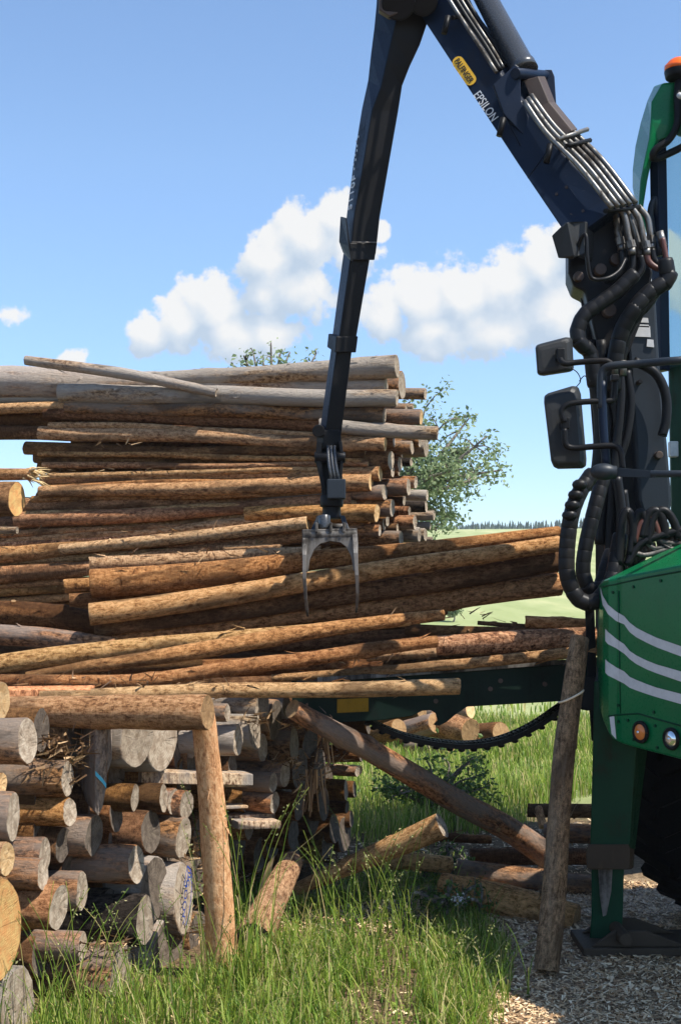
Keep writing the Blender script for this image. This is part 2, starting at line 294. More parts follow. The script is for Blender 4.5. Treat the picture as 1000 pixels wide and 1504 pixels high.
# ---------------------------------------------------------------- mesh helpers
def frame(d):
    d = d.normalized(); a = Vector((0, 0, 1)) if abs(d.z) < 0.9 else Vector((1, 0, 0))
    u = a.cross(d).normalized(); return u, d.cross(u).normalized()
class MB:
    def __init__(s): s.v = []; s.f = []; s.m = []; s.s = []
    def face(s, idx, m=0, smooth=False): s.f.append(idx); s.m.append(m); s.s.append(smooth)
    def tube(s, pts, rad, seg=10, m=0, caps=True, smooth=True, capm=None):
        pts = [Vector(p) for p in pts]; n = len(pts)
        if not isinstance(rad, (list, tuple)): rad = [rad] * n
        b0 = len(s.v); u = None
        for i, p in enumerate(pts):
            d = (pts[min(i + 1, n - 1)] - pts[max(i - 1, 0)]).normalized()
            if u is None: u, _ = frame(d)
            u = (u - d * u.dot(d)).normalized(); vv = d.cross(u)
            for k in range(seg):
                a = 2 * math.pi * k / seg; s.v.append(p + (u * math.cos(a) + vv * math.sin(a)) * rad[i])
        for i in range(n - 1):
            for k in range(seg):
                a = b0 + i * seg + k; b = b0 + i * seg + (k + 1) % seg
                s.face((a, b, b + seg, a + seg), m, smooth)
        if caps:
            cm = m if capm is None else capm
            s.face(tuple(b0 + k for k in reversed(range(seg))), cm); s.face(tuple(b0 + (n - 1) * seg + k for k in range(seg)), cm)
        return s
    def loft(s, secs, m=0, caps=True, smooth=False, closed=True, side=None):
        b0 = len(s.v); k = len(secs[0])
        for q in secs: s.v.extend(Vector(p) for p in q)
        for i in range(len(secs) - 1):
            for j in range(k if closed else k - 1):
                a = b0 + i * k + j; b = b0 + i * k + (j + 1) % k
                s.face((a, b, b + k, a + k), side[j] if side else m, smooth)
        if caps and closed:
            s.face(tuple(b0 + j for j in reversed(range(k))), m); s.face(tuple(b0 + (len(secs) - 1) * k + j for j in range(k)), m)
        return s
    def prism(s, poly, off, m=0):
        off = Vector(off); return s.loft([[Vector(p) for p in poly], [Vector(p) + off for p in poly]], m)
    def box(s, c, sx, sy, sz, ax=None, m=0):
        c = Vector(c); X, Y, Z = ax or (Vector((1, 0, 0)), Vector((0, 1, 0)), Vector((0, 0, 1)))
        q = lambda a, b, z: c + X * (a * sx / 2) + Y * (b * sy / 2) + Z * (z * sz / 2)
        return s.loft([[q(-1, -1, z), q(1, -1, z), q(1, 1, z), q(-1, 1, z)] for z in (-1, 1)], m)
    def quad(s, a, b, c, d, m=0):
        n = len(s.v); s.v.extend((Vector(a), Vector(b), Vector(c), Vector(d))); s.face((n, n + 1, n + 2, n + 3), m)
    def tri(s, a, b, c, m=0):
        n = len(s.v); s.v.extend((Vector(a), Vector(b), Vector(c))); s.face((n, n + 1, n + 2), m)
    def sphere(s, c, r, seg=12, rings=8, m=0, sc=(1, 1, 1), lo=-90, hi=90):
        b0 = len(s.v); c = Vector(c)
        for i in range(rings + 1):
            a = R(lo + (hi - lo) * i / rings)
            for k in range(seg):
                t = 2 * math.pi * k / seg; s.v.append(c + Vector((math.cos(a) * math.cos(t) * r * sc[0], math.cos(a) * math.sin(t) * r * sc[1], math.sin(a) * r * sc[2])))
        for i in range(rings):
            for k in range(seg):
                a = b0 + i * seg + k; b = b0 + i * seg + (k + 1) % seg; s.face((a, b, b + seg, a + seg), m, True)
        return s
    def build(s, name, mats, parent=None, bevel=0.0, loc=None, fix=True):
        org = Vector(loc) if loc is not None else (parent_origin(parent) if parent else Vector((0, 0, 0)))
        me = bpy.data.meshes.new(name); me.from_pydata([tuple(p - org) for p in s.v], [], s.f)
        for mt in (mats if isinstance(mats, (list, tuple)) else [mats]): me.materials.append(mt)
        me.polygons.foreach_set('material_index', s.m); me.polygons.foreach_set('use_smooth', s.s)
        if fix:
            import bmesh
            bm = bmesh.new(); bm.from_mesh(me); bmesh.ops.recalc_face_normals(bm, faces=bm.faces); bm.to_mesh(me); bm.free()
        me.update(); o = bpy.data.objects.new(name, me); col.objects.link(o)
        if parent is not None: o.parent = parent
        else: o.location = org
        if bevel:
            md = o.modifiers.new('bevel', 'BEVEL'); md.width = bevel; md.segments = 2; md.limit_method = 'ANGLE'; md.angle_limit = R(35)
        return o
def parent_origin(o):
    p = Vector((0, 0, 0))
    while o is not None: p = p + o.location; o = o.parent
    return p
def tag(o, label=None, cat=None, group=None, kind=None):
    if label: o['label'] = label
    if cat: o['category'] = cat
    if group: o['group'] = group
    if kind: o['kind'] = kind
    return o
def empty(name, loc, label, cat, group=None):
    o = bpy.data.objects.new(name, None); o.empty_display_size = 0.2; o.location = loc; col.objects.link(o); return tag(o, label, cat, group)
def smooth_path(pts, n=6):
    """Catmull-Rom through the points"""
    pts = [Vector(p) for p in pts]; q = [pts[0] * 2 - pts[1]] + pts + [pts[-1] * 2 - pts[-2]]; out = []
    for i in range(1, len(q) - 2):
        for k in range(n):
            t = k / n; a, b, c, d = q[i - 1:i + 3]
            out.append(0.5 * ((2 * b) + (c - a) * t + (2 * a - 5 * b + 4 * c - d) * t * t + (3 * b - a - 3 * c + d) * t ** 3))
    out.append(pts[-1]); return out
def text_mesh(name, body, mat, origin, xdir, ydir, height, parent, spacing=1.0, width=None):
    cu = bpy.data.curves.new(name, 'FONT'); cu.body = body; cu.size = height * 1.4; cu.extrude = 0.0015; cu.space_character = spacing
    tmp = bpy.data.objects.new('tmp', cu); col.objects.link(tmp); bpy.context.view_layer.update()
    me = bpy.data.meshes.new_from_object(tmp.evaluated_get(bpy.context.evaluated_depsgraph_get()))
    bpy.data.objects.remove(tmp); me.name = name
    x = xdir.normalized(); y = (ydir - x * ydir.dot(x)).normalized(); z = x.cross(y)
    ws = max(v.co.x for v in me.vertices); kx = (width / ws) if width else 1.0
    org = parent_origin(parent)
    for v in me.vertices: v.co = origin + x * v.co.x * kx + y * v.co.y + z * v.co.z - org
    me.materials.clear(); me.materials.append(mat); o = bpy.data.objects.new(name, me); col.objects.link(o); o.parent = parent; return o
# ---------------------------------------------------------------- logs
LOGS = 0
def make_log(pts, rads, bark, cut, label, group, name='log', seg=16, slant=0.06, knots=None, cat='log', hair=None, lump=1.0, squash=1.0, cutdir0=None, cutdir1=None):
    """one stem: pts world points, rads radius at each; local z runs along the stem"""
    global LOGS; LOGS += 1
    rg = random.Random(LOGS * 977 + 5)
    path = [Vector(p) for p in pts]
    if len(path) == 2: path = [path[0].lerp(path[1], t / 3) for t in range(4)]; rads = [rads[0] + (rads[-1] - rads[0]) * t / 3 for t in range(4)]
    L = (path[-1] - path[0]).length
    nn = max(3, int(L / 0.09 / (len(path) - 1)) + 1)
    sp = smooth_path(path, nn); N = len(sp)
    rr = []
    for i in range(N):
        t = i / (N - 1) * (len(rads) - 1); k = min(int(t), len(rads) - 2); rr.append(rads[k] + (rads[k + 1] - rads[k]) * (t - k))
    o0 = sp[0]; zax = (sp[-1] - sp[0]).normalized(); q = Vector((0, 0, 1)).rotation_difference(zax); qi = q.inverted()
    loc = [qi @ (p - o0) for p in sp]
    off = Vector((rg.random() * 50, rg.random() * 50, rg.random() * 50)); wig = rg.uniform(0.006, 0.016) * lump * (1.6 if L > 2 else 1.0)
    kn = []
    for _ in range(knots if knots is not None else rg.randint(1, max(2, int(L * 2.6)))):
        kn.append((rg.uniform(0.1, 0.95) * L, rg.uniform(0, 6.28), rg.uniform(0.12, 0.34)))
    V = []; Fc = []; mi = []; sm = []
    s0 = (rg.uniform(-slant, slant), rg.uniform(-slant, slant)); s1 = (rg.uniform(-slant, slant), rg.uniform(-slant, slant))
    for i in range(N):
        c = loc[i]; z = c.z
        cx = c.x + wig * noise.noise(off + Vector((z * 1.1, 0, 0))) * 1.6; cy = c.y + wig * noise.noise(off + Vector((0, z * 1.1, 9))) * 1.6
        for k in range(seg):
            a = 2 * math.pi * k / seg; r = rr[i]
            r *= 1 + 0.055 * lump * noise.noise(off + Vector((math.cos(a) * 1.3, math.sin(a) * 1.3, z * 2.2))) + 0.035 * lump * noise.noise(off + Vector((math.cos(a) * 3, math.sin(a) * 3, z * 9)))
            for (kz, ka, kh) in kn:
                da = (a - ka + math.pi) % (2 * math.pi) - math.pi; e = (da * rr[i] / 0.030) ** 2 + ((z - kz) / 0.035) ** 2
                if e < 6: r += rr[i] * kh * math.exp(-e)
            x = math.cos(a) * r; y = math.sin(a) * r * squash; zz = z
            if i == 0: zz += x * s0[0] + y * s0[1]
            if i == N - 1: zz += x * s1[0] + y * s1[1]
            V.append((cx + x, cy + y, zz))
    for i in range(N - 1):
        for k in range(seg):
            a = i * seg + k; b = i * seg + (k + 1) % seg; Fc.append((a, b, b + seg, a + seg)); mi.append(0); sm.append(True)
    for end, base, i in ((0, 0, 0), (1, (N - 1) * seg, N - 1)):
        ring = []
        for fr, dz in ((0.96, 0.004), (0.55, 0.0)):
            st = len(V); cc = Vector((0, 0, 0))
            for k in range(seg): cc += Vector(V[base + k])
            cc /= seg
            for k in range(seg):
                p = cc + (Vector(V[base + k]) - cc) * fr; p.z += (dz if end else -dz) + 0.002 * rg.uniform(-1, 1); V.append(tuple(p))
            ring.append(st)
        V.append(tuple(cc)); ce = len(V) - 1
        def link(a0, b0, mm):
            for k in range(seg):
                k2 = (k + 1) % seg; Fc.append((a0 + k, a0 + k2, b0 + k2, b0 + k) if end else (a0 + k2, a0 + k, b0 + k, b0 + k2)); mi.append(mm); sm.append(False)
        link(base, ring[0], 0); link(ring[0], ring[1], 1)
        for k in range(seg):
            k2 = (k + 1) % seg; Fc.append((ring[1] + k, ring[1] + k2, ce) if end else (ring[1] + k2, ring[1] + k, ce)); mi.append(1); sm.append(False)
    # loose strips of bark lifting off the stem
    for _ in range(hair if hair is not None else int(L * 20)):
        i = rg.randrange(1, N - 1); a = rg.uniform(0, 6.28); r = rr[i] * 1.0; c = loc[i]
        nrm = Vector((math.cos(a), math.sin(a), 0)); tg = Vector((-math.sin(a), math.cos(a), 0)); p = Vector((c.x, c.y, c.z)) + nrm * r * 0.97
        ln = rg.uniform(0.015, 0.085); ww = rg.uniform(0.003, 0.011); lift = rg.uniform(0.1, 0.6); dz = rg.choice((-1, 1)) * ln
        st = len(V); sk = tg * rg.uniform(-0.02, 0.02)
        for pt in (p - tg * ww, p + tg * ww, p + tg * ww * 0.6 + nrm * lift * ln * 0.35 + Vector((0, 0, dz * 0.6)) + sk * 0.6, p - tg * ww * 0.6 + nrm * lift * ln * 0.35 + Vector((0, 0, dz * 0.6)) + sk * 0.6, p + nrm * lift * ln * 0.7 + Vector((0, 0, dz)) + sk): V.append(tuple(pt))
        Fc.append((st, st + 1, st + 2, st + 3)); mi.append(0); sm.append(False); Fc.append((st + 3, st + 2, st + 4)); mi.append(0); sm.append(False)
    # stubs of cut branches
    for _ in range(rg.randint(0, max(1, int(L * 1.1)))):
        i = rg.randrange(1, N - 1); a = rg.uniform(0, 6.28); r = rr[i]; c = loc[i]; nrm = Vector((math.cos(a), math.sin(a), rg.uniform(-.5, .5))).normalized(); u, vv = frame(nrm); p = Vector((c.x, c.y, c.z)) + nrm * r * .85; st = len(V); q0 = r * rg.uniform(.12, .22); hh = r * rg.uniform(.22, .42)
        for k in range(6): V.append(tuple(p + (u * math.cos(k * 1.047) + vv * math.sin(k * 1.047)) * q0 * 1.5))
        for k in range(6): V.append(tuple(p + nrm * hh + (u * math.cos(k * 1.047) + vv * math.sin(k * 1.047)) * q0))
        for k in range(6): Fc.append((st + k, st + (k + 1) % 6, st + 6 + (k + 1) % 6, st + 6 + k)); mi.append(0); sm.append(True)
        Fc.append(tuple(st + 6 + k for k in range(6))); mi.append(1); sm.append(False)
    me = bpy.data.meshes.new(name); me.from_pydata(V, [], Fc); me.materials.append(M[bark]); me.materials.append(M[cut])
    me.polygons.foreach_set('material_index', mi); me.polygons.foreach_set('use_smooth', sm); me.update()
    o = bpy.data.objects.new(name, me); o.location = o0; o.rotation_mode = 'QUATERNION'; o.rotation_quaternion = q; col.objects.link(o)
    return tag(o, label, cat, group)
def pxlog(spec, bark, cut, label, group, **kw):
    """spec: (px, py, thickness in px, depth) along the stem"""
    return make_log([P(a, b, d) for a, b, th, d in spec], [th / 2 / F * d * 1.03 for a, b, th, d in spec], bark, cut, label, group, **kw)

# ---- the tall stack: front face, left end farther away than the right end
def TD(px, off=0): return 9.35 - 0.75 * px / 600 + off
TG = 'long logs of the tall stack'
T = [  # left x, y, thick; right x, y, thick; depth offset, bark, cut, label
 ((40, 530, 14), (180, 549, 17), (318, 575, 13), -0.13, 'grey', 'cut_grey', 'thin grey pole lying slantwise on top of the tall stack, left tip against the sky'),
 ((-70, 562, 52), (566, 568, 25), 0.12, 'grey', 'cut_grey', 'thick silver grey log under the slanting thin pole, running out of the left edge'),
 ((225, 557, 22), (582, 539, 35), 0.05, 'grey', 'cut_grey', 'topmost thick dark grey log of the tall stack, its blunt right end against the sky'),
 ((430, 570, 38), (590, 566, 42), 0.38, 'greybrown', 'cut_grey', 'grey log end standing right behind the topmost log, edge just showing against the sky'),
 ((90, 579, 29), (340, 581, 27), (582, 581, 24), -0.06, 'grey', 'cut_grey', 'long silver grey log below the slanting pole, its left end square over dark rows'),
 ((-60, 583, 16), (200, 586, 14), 0.10, 'grey', 'cut_grey', 'short stretch of bluish grey log left of the long silver log'),
 ((-60, 601, 17), (250, 597, 15), 0.04, 'tan', 'cut_pale', 'smooth greenish tan log running out of the left edge, first below the grey logs'),
 ((100, 600, 20), (350, 605, 21), (563, 609, 23), -0.02, 'greybrown', 'cut_grey', 'brown log with pale upper edge directly below the long silver log of the tall stack'),
 ((400, 611, 22), (618, 613, 23), 0.14, 'greybrown', 'cut_pale', 'grey brown log end sticking out right of the stack above the slanted pale log'),
 ((66, 607, 18), (330, 617, 17), (559, 633, 21), 0.0, 'brown', 'cut_pale', 'dark brown log sloping down to the right, third row below the long silver log'),
 ((-60, 615, 26), (250, 620, 18), 0.13, 'brown', 'cut_dark', 'dark shaded log at the left edge below the greenish tan log'),
 ((-60, 634, 22), (220, 637, 18), 0.10, 'brown', 'cut_dark', 'dark log with a bluish lit stretch at the left edge, just above the sky gap'),
 ((60, 635, 20), (330, 643, 19), (565, 653, 20), -0.06, 'tan', 'cut_pale', 'bright peeled orange log with its left end over the gap of sky at the left'),
 ((40, 657, 19), (330, 661, 17), (536, 668, 17), -0.02, 'brown', 'cut_pale', 'dark brown log jutting farthest left above the gap of sky, with a rounded left end'),
 ((53, 673, 17), (330, 678, 18), (548, 685, 15), 0.02, 'brown', 'cut_dark', 'dark brown log second below the one that juts farthest left'),
 ((60, 689, 18), (480, 688, 16), 0.10, 'brown', 'cut_dark', 'dark recessed log just above the shaggy row at the middle of the tall stack'),
 ((62, 707, 17), (330, 697, 19), (557, 694, 23), -0.03, 'fresh', 'cut_pale', 'shaggy orange log with loose bark strips, beside the splintered stub at the left'),
 ((60, 723, 16), (330, 717, 22), (544, 707, 25), -0.08, 'fresh', 'cut_pale', 'orange log with wide bright right end just left of the rotator of the crane'),
 ((33, 743, 24), (330, 734, 16), (533, 729, 19), 0.0, 'fresh', 'cut_pale', 'orange brown log whose left end rests beside the pale oval cut face'),
 ((26, 766, 24), (330, 748, 19), (516, 731, 19), -0.05, 'fresh', 'cut_pale', 'lowest orange log whose left end still stands over the sky gap at the left edge'),
 ((37, 779, 9), (330, 762, 12), (552, 749, 14), 0.0, 'fresh', 'cut_pale', 'very thin orange pole in the tall stack, rising to the right below the sky gap'),
 ((-60, 798, 15), (260, 778, 17), (541, 755, 21), -0.02, 'tan', 'cut_pale', 'pale orange log from the left edge to a bright end right of the grapple head'),
 ((-60, 816, 27), (200, 795, 22), (470, 766, 14), -0.05, 'fresh', 'cut_pale', 'thick orange log from the left edge, tapering up toward the grapple head'),
 ((90, 806, 16), (270, 790, 18), (451, 768, 19), -0.13, 'tan', 'cut_pale', 'orange log with a square cut right end just left of the grapple crossbar'),
 ((-60, 838, 18), (200, 812, 17), 0.02, 'fresh', 'cut_pale', 'orange log at the left edge, second above the grapple load'),
 ((-60, 853, 27), (160, 828, 20), (376, 799, 19), -0.10, 'fresh', 'cut_pale', 'thick orange log just above the grapple load with a cut end left of the grapple'),
 ((250, 800, 10), (389, 788, 9), -0.04, 'sawn_orange', 'cut_pale', 'thin flat orange end peeping out over the cut end left of the grapple'),
 ((330, 806, 10), (412, 803, 9), -0.14, 'sawn_orange', 'cut_pale', 'short flat orange piece below the row left of the grapple leg'),
 ((370, 800, 20), (531, 772, 18), -0.02, 'fresh', 'cut_pale', 'orange log passing behind the grapple head with a small end right of it'),
 ((-60, 872, 15), (300, 850, 15), -0.02, 'fresh', 'cut_pale', 'orange log at the left edge level with the short stubs behind the grapple load'),
 ((-60, 887, 13), (300, 862, 13), 0.05, 'tan', 'cut_pale', 'thin tan log at the left edge below the short stubs behind the load'),
]
for row in T:
    *pts, off, bark, cut, lab = row
    pxlog([(a, b, th, TD(a, off)) for a, b, th in pts], bark, cut, lab, TG, hair=(60 if 'shaggy' in lab else None))
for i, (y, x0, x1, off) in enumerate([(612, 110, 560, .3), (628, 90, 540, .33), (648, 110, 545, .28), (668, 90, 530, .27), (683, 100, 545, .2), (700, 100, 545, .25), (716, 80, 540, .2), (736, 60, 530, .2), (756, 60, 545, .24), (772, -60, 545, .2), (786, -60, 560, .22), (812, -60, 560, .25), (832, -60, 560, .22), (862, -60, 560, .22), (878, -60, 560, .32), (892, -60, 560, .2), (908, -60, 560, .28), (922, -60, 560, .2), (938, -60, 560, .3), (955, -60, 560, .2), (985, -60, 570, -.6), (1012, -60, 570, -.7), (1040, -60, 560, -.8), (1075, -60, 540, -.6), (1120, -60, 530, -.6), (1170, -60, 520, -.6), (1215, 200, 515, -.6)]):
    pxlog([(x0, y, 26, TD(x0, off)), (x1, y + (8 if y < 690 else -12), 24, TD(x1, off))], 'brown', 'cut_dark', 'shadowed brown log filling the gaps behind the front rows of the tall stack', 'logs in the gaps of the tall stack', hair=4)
for i, (y0, y1, x0, x1, th) in enumerate([(626, 642, 75, 552, 10), (666, 676, 58, 530, 9), (682, 683, 64, 540, 9), (699, 690, 72, 548, 10), (716, 702, 66, 536, 10), (734, 721, 48, 528, 11), (756, 739, 40, 522, 10), (789, 765, -60, 528, 10), (806, 781, -60, 436, 11), (828, 804, -60, 392, 11), (843, 816, -60, 330, 10), (865, 842, -60, 310, 10)]):
    pxlog([(x0, y0, th, TD(x0, -.055)), ((x0 + x1) / 2, (y0 + y1) / 2 + random.uniform(-2, 2), th, TD((x0 + x1) / 2, -.055)), (x1, y1, th * .8, TD(x1, -.055))], 'fresh' if i % 3 else 'tan', 'cut_pale', 'thin orange pole wedged in a groove between two thicker logs of the tall stack', 'thin poles wedged in the tall stack', hair=24)
# right ends stepping back behind the front face: right x, top y, bottom y, depth offset, bark, label
RG = 'log ends at the right of the tall stack'
RT = [(624, 570, 587, .75, 'greybrown', 'highest grey log end that stands clear of the tall stack, above the tree'),
 (595, 592, 603, .35, 'greybrown', 'small dark end tucked under the clear standing highest grey end'), (606, 592, 604, .95, 'grey', 'small round pale end beside the tree top, behind the stack'),
 (604, 648, 668, .25, 'greybrown', 'squarish brown end below the slanted pale log, nearest to its middle'), (625, 643, 671, .65, 'grey', 'thick grey end below the slanted pale log, touching the tree leaves'),
 (616, 638, 656, .55, 'greybrown', 'pale topped end squeezed right under the slanted pale log'), (578, 640, 656, .2, 'greybrown', 'small end under the left part of the slanted pale log'),
 (573, 663, 691, .05, 'brown', 'thick dark brown log end two rows under the slanted pale log'), (586, 668, 690, .3, 'greybrown', 'light brown end beside the thick dark brown one'),
 (603, 672, 685, .5, 'rough', 'nearly black thin end beside the tree at mid height'), (576, 682, 701, .15, 'greybrown', 'round pale end below the thick dark brown one'), (585, 688, 699, .4, 'greybrown', 'tiny square end beside the round pale one'),
 (599, 703, 728, .25, 'greybrown', 'thick brown end with pale top at mid height, left of the tree branch fork'), (610, 699, 717, .6, 'greybrown', 'end with a pale flat top just behind the thick mid height one'),
 (626, 719, 735, .5, 'grey', 'long grey end reaching out farthest right at mid height, under the pale topped pair'), (563, 711, 733, .0, 'greybrown', 'grey end with its round cut face showing, close right of the bright orange log end'),
 (575, 732, 757, .05, 'greybrown', 'big square brown end just right of the bright orange row above the grapple'), (625, 735, 752, .7, 'rough', 'shaggy dark end with hanging bark beside the tree'),
 (608, 755, 776, .35, 'greybrown', 'brown end with bright top edge left of the two smooth grey ones'), (637, 752, 766, .8, 'grey', 'smooth grey end farthest right in the lower stack, upper of a pair'),
 (631, 765, 777, .82, 'grey', 'smooth grey end lower of the pair farthest right'), (615, 773, 796, .45, 'grey', 'upright looking grey end just above the load, left of a narrower one'),
 (624, 776, 795, .6, 'grey', 'narrow grey end just above the load, lowest right of the stack'), (588, 780, 801, .1, 'greybrown', 'wide grey brown end resting just above the load right of the grapple'),
 (557, 772, 789, .0, 'greybrown', 'small white edged end close right of the grapple leg'), (563, 762, 780, .15, 'greybrown', 'small pale end behind the white edged one right of the grapple'),
 (553, 742, 768, -.06, 'fresh', 'bright round orange end right of the grapple head, overlapping its neighbours'), (634, 789, 797, .9, 'grey', 'flat grey sliver of an end lying on the load at the foot of the stack'),
 (592, 726, 742, .35, 'brown', 'dark brown end under the long grey end at mid height'), (600, 742, 756, .45, 'brown', 'dark brown end above the one with the bright top edge'), (568, 756, 772, .2, 'brown', 'dark brown end behind the big square brown one, lower side'), (583, 768, 782, .3, 'brown', 'dark brown end above the wide grey brown one')]
for x, y0, y1, off, bark, lab in RT:
    th = y1 - y0; d1 = TD(590, off)
    pxlog([(x - 190, (y0 + y1) / 2 + random.uniform(-4, 4), th, d1 + 0.3), (x, (y0 + y1) / 2, th, d1)], bark, 'cut_grey' if bark != 'fresh' else 'cut_pale', lab, RG, hair=(25 if 'shaggy' in lab else 5))
pxlog([(470, 624, 20, TD(562, -.02)), (642, 636, 20, TD(600, -.04))], 'grey', 'cut_grey', 'slanted pale log reaching farthest right out of the tall stack, in front of the tree', RG)
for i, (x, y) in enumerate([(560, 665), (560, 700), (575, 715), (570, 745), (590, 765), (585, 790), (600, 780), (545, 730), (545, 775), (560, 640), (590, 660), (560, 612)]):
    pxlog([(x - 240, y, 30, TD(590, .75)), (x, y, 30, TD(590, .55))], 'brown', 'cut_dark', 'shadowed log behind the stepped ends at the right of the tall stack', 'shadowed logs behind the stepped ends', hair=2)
# pale ends of a farther stack glimpsed under the load
for i, (x, y, h) in enumerate([(515, 931, 16), (526, 932, 15), (540, 925, 12), (546, 930, 14), (557, 930, 20), (567, 931, 14), (575, 924, 16), (583, 929, 18), (590, 925, 18), (598, 928, 20), (606, 925, 16), (536, 935, 12)]):
    pxlog([(x - 60, y, h, 12.6), (x, y, h, 12.2 + 0.05 * (i % 3))], 'greybrown', 'cut_pale', 'small pale log end of a farther stack glimpsed under the grapple load', 'pale ends glimpsed under the load', hair=0)
# splintered stubs at the left edge
sl = pxlog([(-90, 697, 19, 8.5), (48, 697, 17, 8.3)], 'tan', 'splinter', 'yellow stub with a splintered broken end at the left edge', 'stubs at the left edge', hair=8)
mb = MB(); rg = random.Random(3)
for i in range(34):
    a = P(48 + rg.uniform(-14, 2), 697 + rg.uniform(-8, 8), 8.3 + rg.uniform(-.03, .03)); b = a + Vector((rg.uniform(.04, .13), rg.uniform(-.06, .06), rg.uniform(-.07, .02)))
    mb.tube([a, (a + b) / 2 + Vector((0, 0, .01)), b], [.007, .005, .001], 4)
spl = mb.build('splinters', M['splinter'], None); spl.parent = sl; spl.matrix_parent_inverse = (Matrix.Translation(sl.location) @ sl.rotation_quaternion.to_matrix().to_4x4()).inverted()
make_log([P(-110, 729, 8.42), P(25, 734, 8.25)], [0.1, 0.112], 'brown', 'cut_yellow', 'dark stub under the splintered one with a clean pale oval cut face', 'stubs at the left edge', slant=0.0)
pxlog([(-70, 783, 12, 8.6), (26, 781, 10, 8.5)], 'grey', 'cut_grey', 'bluish grey pole tip at the left edge below the oval cut face', 'stubs at the left edge')

# ---- the load in the grapple
BG = 'logs held in the grapple'; D0 = 6.75
def ld(px): return 6.93 + 0.38 * px / 800
def load(pts, off, bark, lab, **kw): return pxlog([(a, b, th, ld(a) + off) for a, b, th in pts], bark, 'cut_brown', lab, BG, lump=.55, **kw)
load([(133, 828, 23), (470, 809, 15)], .16, 'tan', 'slim pale log on top of the load, its left end behind the thickest one')
load([(135, 860, 43), (290, 846, 39), (440, 828, 30), (640, 806, 22), (820, 783, 18)], .0, 'fresh', 'thickest log of the load, second from the top at its left end')
load([(132, 899, 32), (290, 880, 31), (440, 856, 29), (640, 828, 25), (820, 797, 23)], -.13, 'tan', 'front tan log of the load with light upper side, third from the top')
load([(140, 921, 27), (290, 904, 28), (440, 882, 28), (640, 853, 31), (820, 824, 34)], -.03, 'brown', 'brown log of the load under the front tan one, thickest at the right')
load([(168, 934, 22), (290, 922, 24), (440, 902, 25), (640, 879, 33), (730, 868, 33), (820, 858, 33)], .05, 'fresh', 'lowest long orange log of the load, ragged along its underside at the right', hair=46)
load([(420, 915, 24), (655, 896, 15)], .16, 'brown', 'short dark log under the load ending below its middle')
load([(200, 880, 30), (640, 862, 30), (815, 842, 26)], .20, 'brown', 'hidden dark log in the middle of the load behind the thickest one')
load([(96, 861, 21), (260, 850, 22)], .14, 'fresh', 'short stub poking out left of the load, upper of two')
load([(103, 882, 20), (260, 872, 22)], .12, 'brown', 'dark stub poking out left of the load, lower of two')

# ---- logs lying toward the infeed table
FG = 'logs lying toward the infeed table'
def feed(spec, bark, lab, cut='cut_brown', **kw): return pxlog(spec, bark, cut, lab, FG, **kw)
feed([(-80, 898, 38, 7.4), (60, 905, 35, 7.3), (190, 922, 28, 7.2)], 'brown', 'thick dark streaked log sloping down from the left edge into the load')
feed([(-80, 928, 30, 7.1), (60, 938, 30, 7.0), (170, 948, 22, 6.9)], 'greybrown', 'smooth grey brown log sloping down from the left edge below the streaked one')
feed([(-80, 988, 26, 6.35), (90, 966, 28, 6.45), (300, 938, 21, 6.6), (600, 913, 15, 6.75)], 'tan', 'long tan log rising from the left edge to just under the load')
feed([(40, 994, 12, 6.35), (275, 957, 24, 6.45), (440, 929, 23, 6.6), (650, 903, 16, 6.8)], 'fresh', 'scuffed orange log just in front of the long tan one, rising under the load')
feed([(-80, 1000, 17, 6.1), (90, 1001, 19, 6.15), (200, 1002, 22, 6.2), (275, 993, 20, 6.25), (365, 979, 23, 6.3), (460, 967, 21, 6.4), (540, 955, 21, 6.5), (640, 942, 17, 6.6)], 'fresh', 'wavy orange log bending up to the infeed table with a notch near its middle', hair=60)
feed([(60, 1022, 17, 5.98), (380, 1014, 22, 6.2), (673, 1007, 23, 6.3)], 'tan', 'long pale straight log in front of the infeed table, sawn end under the load', 'cut_pale')
feed([(400, 996, 11, 6.62), (540, 985, 13, 6.55), (700, 972, 15, 6.5), (885, 955, 17, 6.45)], 'fresh', 'straight orange log lying along the edge of the infeed table')
feed([(628, 951, 28, 6.75), (740, 944, 30, 6.7), (875, 934, 30, 6.6)], 'fresh', 'thick reddish log on the infeed table with a square left end')
feed([(595, 925, 18, 6.95), (800, 931, 16, 6.9)], 'brown', 'dark log behind the thick reddish one on the infeed table')
feed([(702, 914, 6, 7.0), (775, 919, 7, 7.0)], 'brown', 'thin dark branch lying on top of the infeed logs')
feed([(772, 914, 18, 6.85), (870, 917, 16, 6.8)], 'tan', 'short bright log piece on top of the infeed logs beside the hose loop')
feed([(540, 962, 16, 6.75), (640, 957, 14, 6.7)], 'tan', 'sunlit scrap of log between the wavy and the thick reddish log')
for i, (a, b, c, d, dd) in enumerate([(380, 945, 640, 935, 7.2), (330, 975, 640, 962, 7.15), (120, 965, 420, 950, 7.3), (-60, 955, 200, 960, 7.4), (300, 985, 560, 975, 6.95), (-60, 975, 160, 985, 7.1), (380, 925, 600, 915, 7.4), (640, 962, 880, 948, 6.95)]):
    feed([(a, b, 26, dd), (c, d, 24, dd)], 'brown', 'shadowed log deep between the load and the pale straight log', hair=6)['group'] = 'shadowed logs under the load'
feed([(18, 1046, 44, 5.62), (150, 1046, 47, 5.5), (304, 1045, 50, 5.35)], 'tan', 'knotty tan log lying across the low stack, its oval end over the leaning post', 'cut_brown', knots=7, cutdir1=1)
mb = MB(); a = P(-30, 1014, 5.95); b = P(133, 1012, 6.0); dn = Vector((0, 0, -1)); t = Vector((0, .12, .01)); h = 19 / F * 6
mb.loft([[a, a + t, a + t + dn * h, a + dn * h], [b, b + t, b + t + dn * h, b + dn * h]])
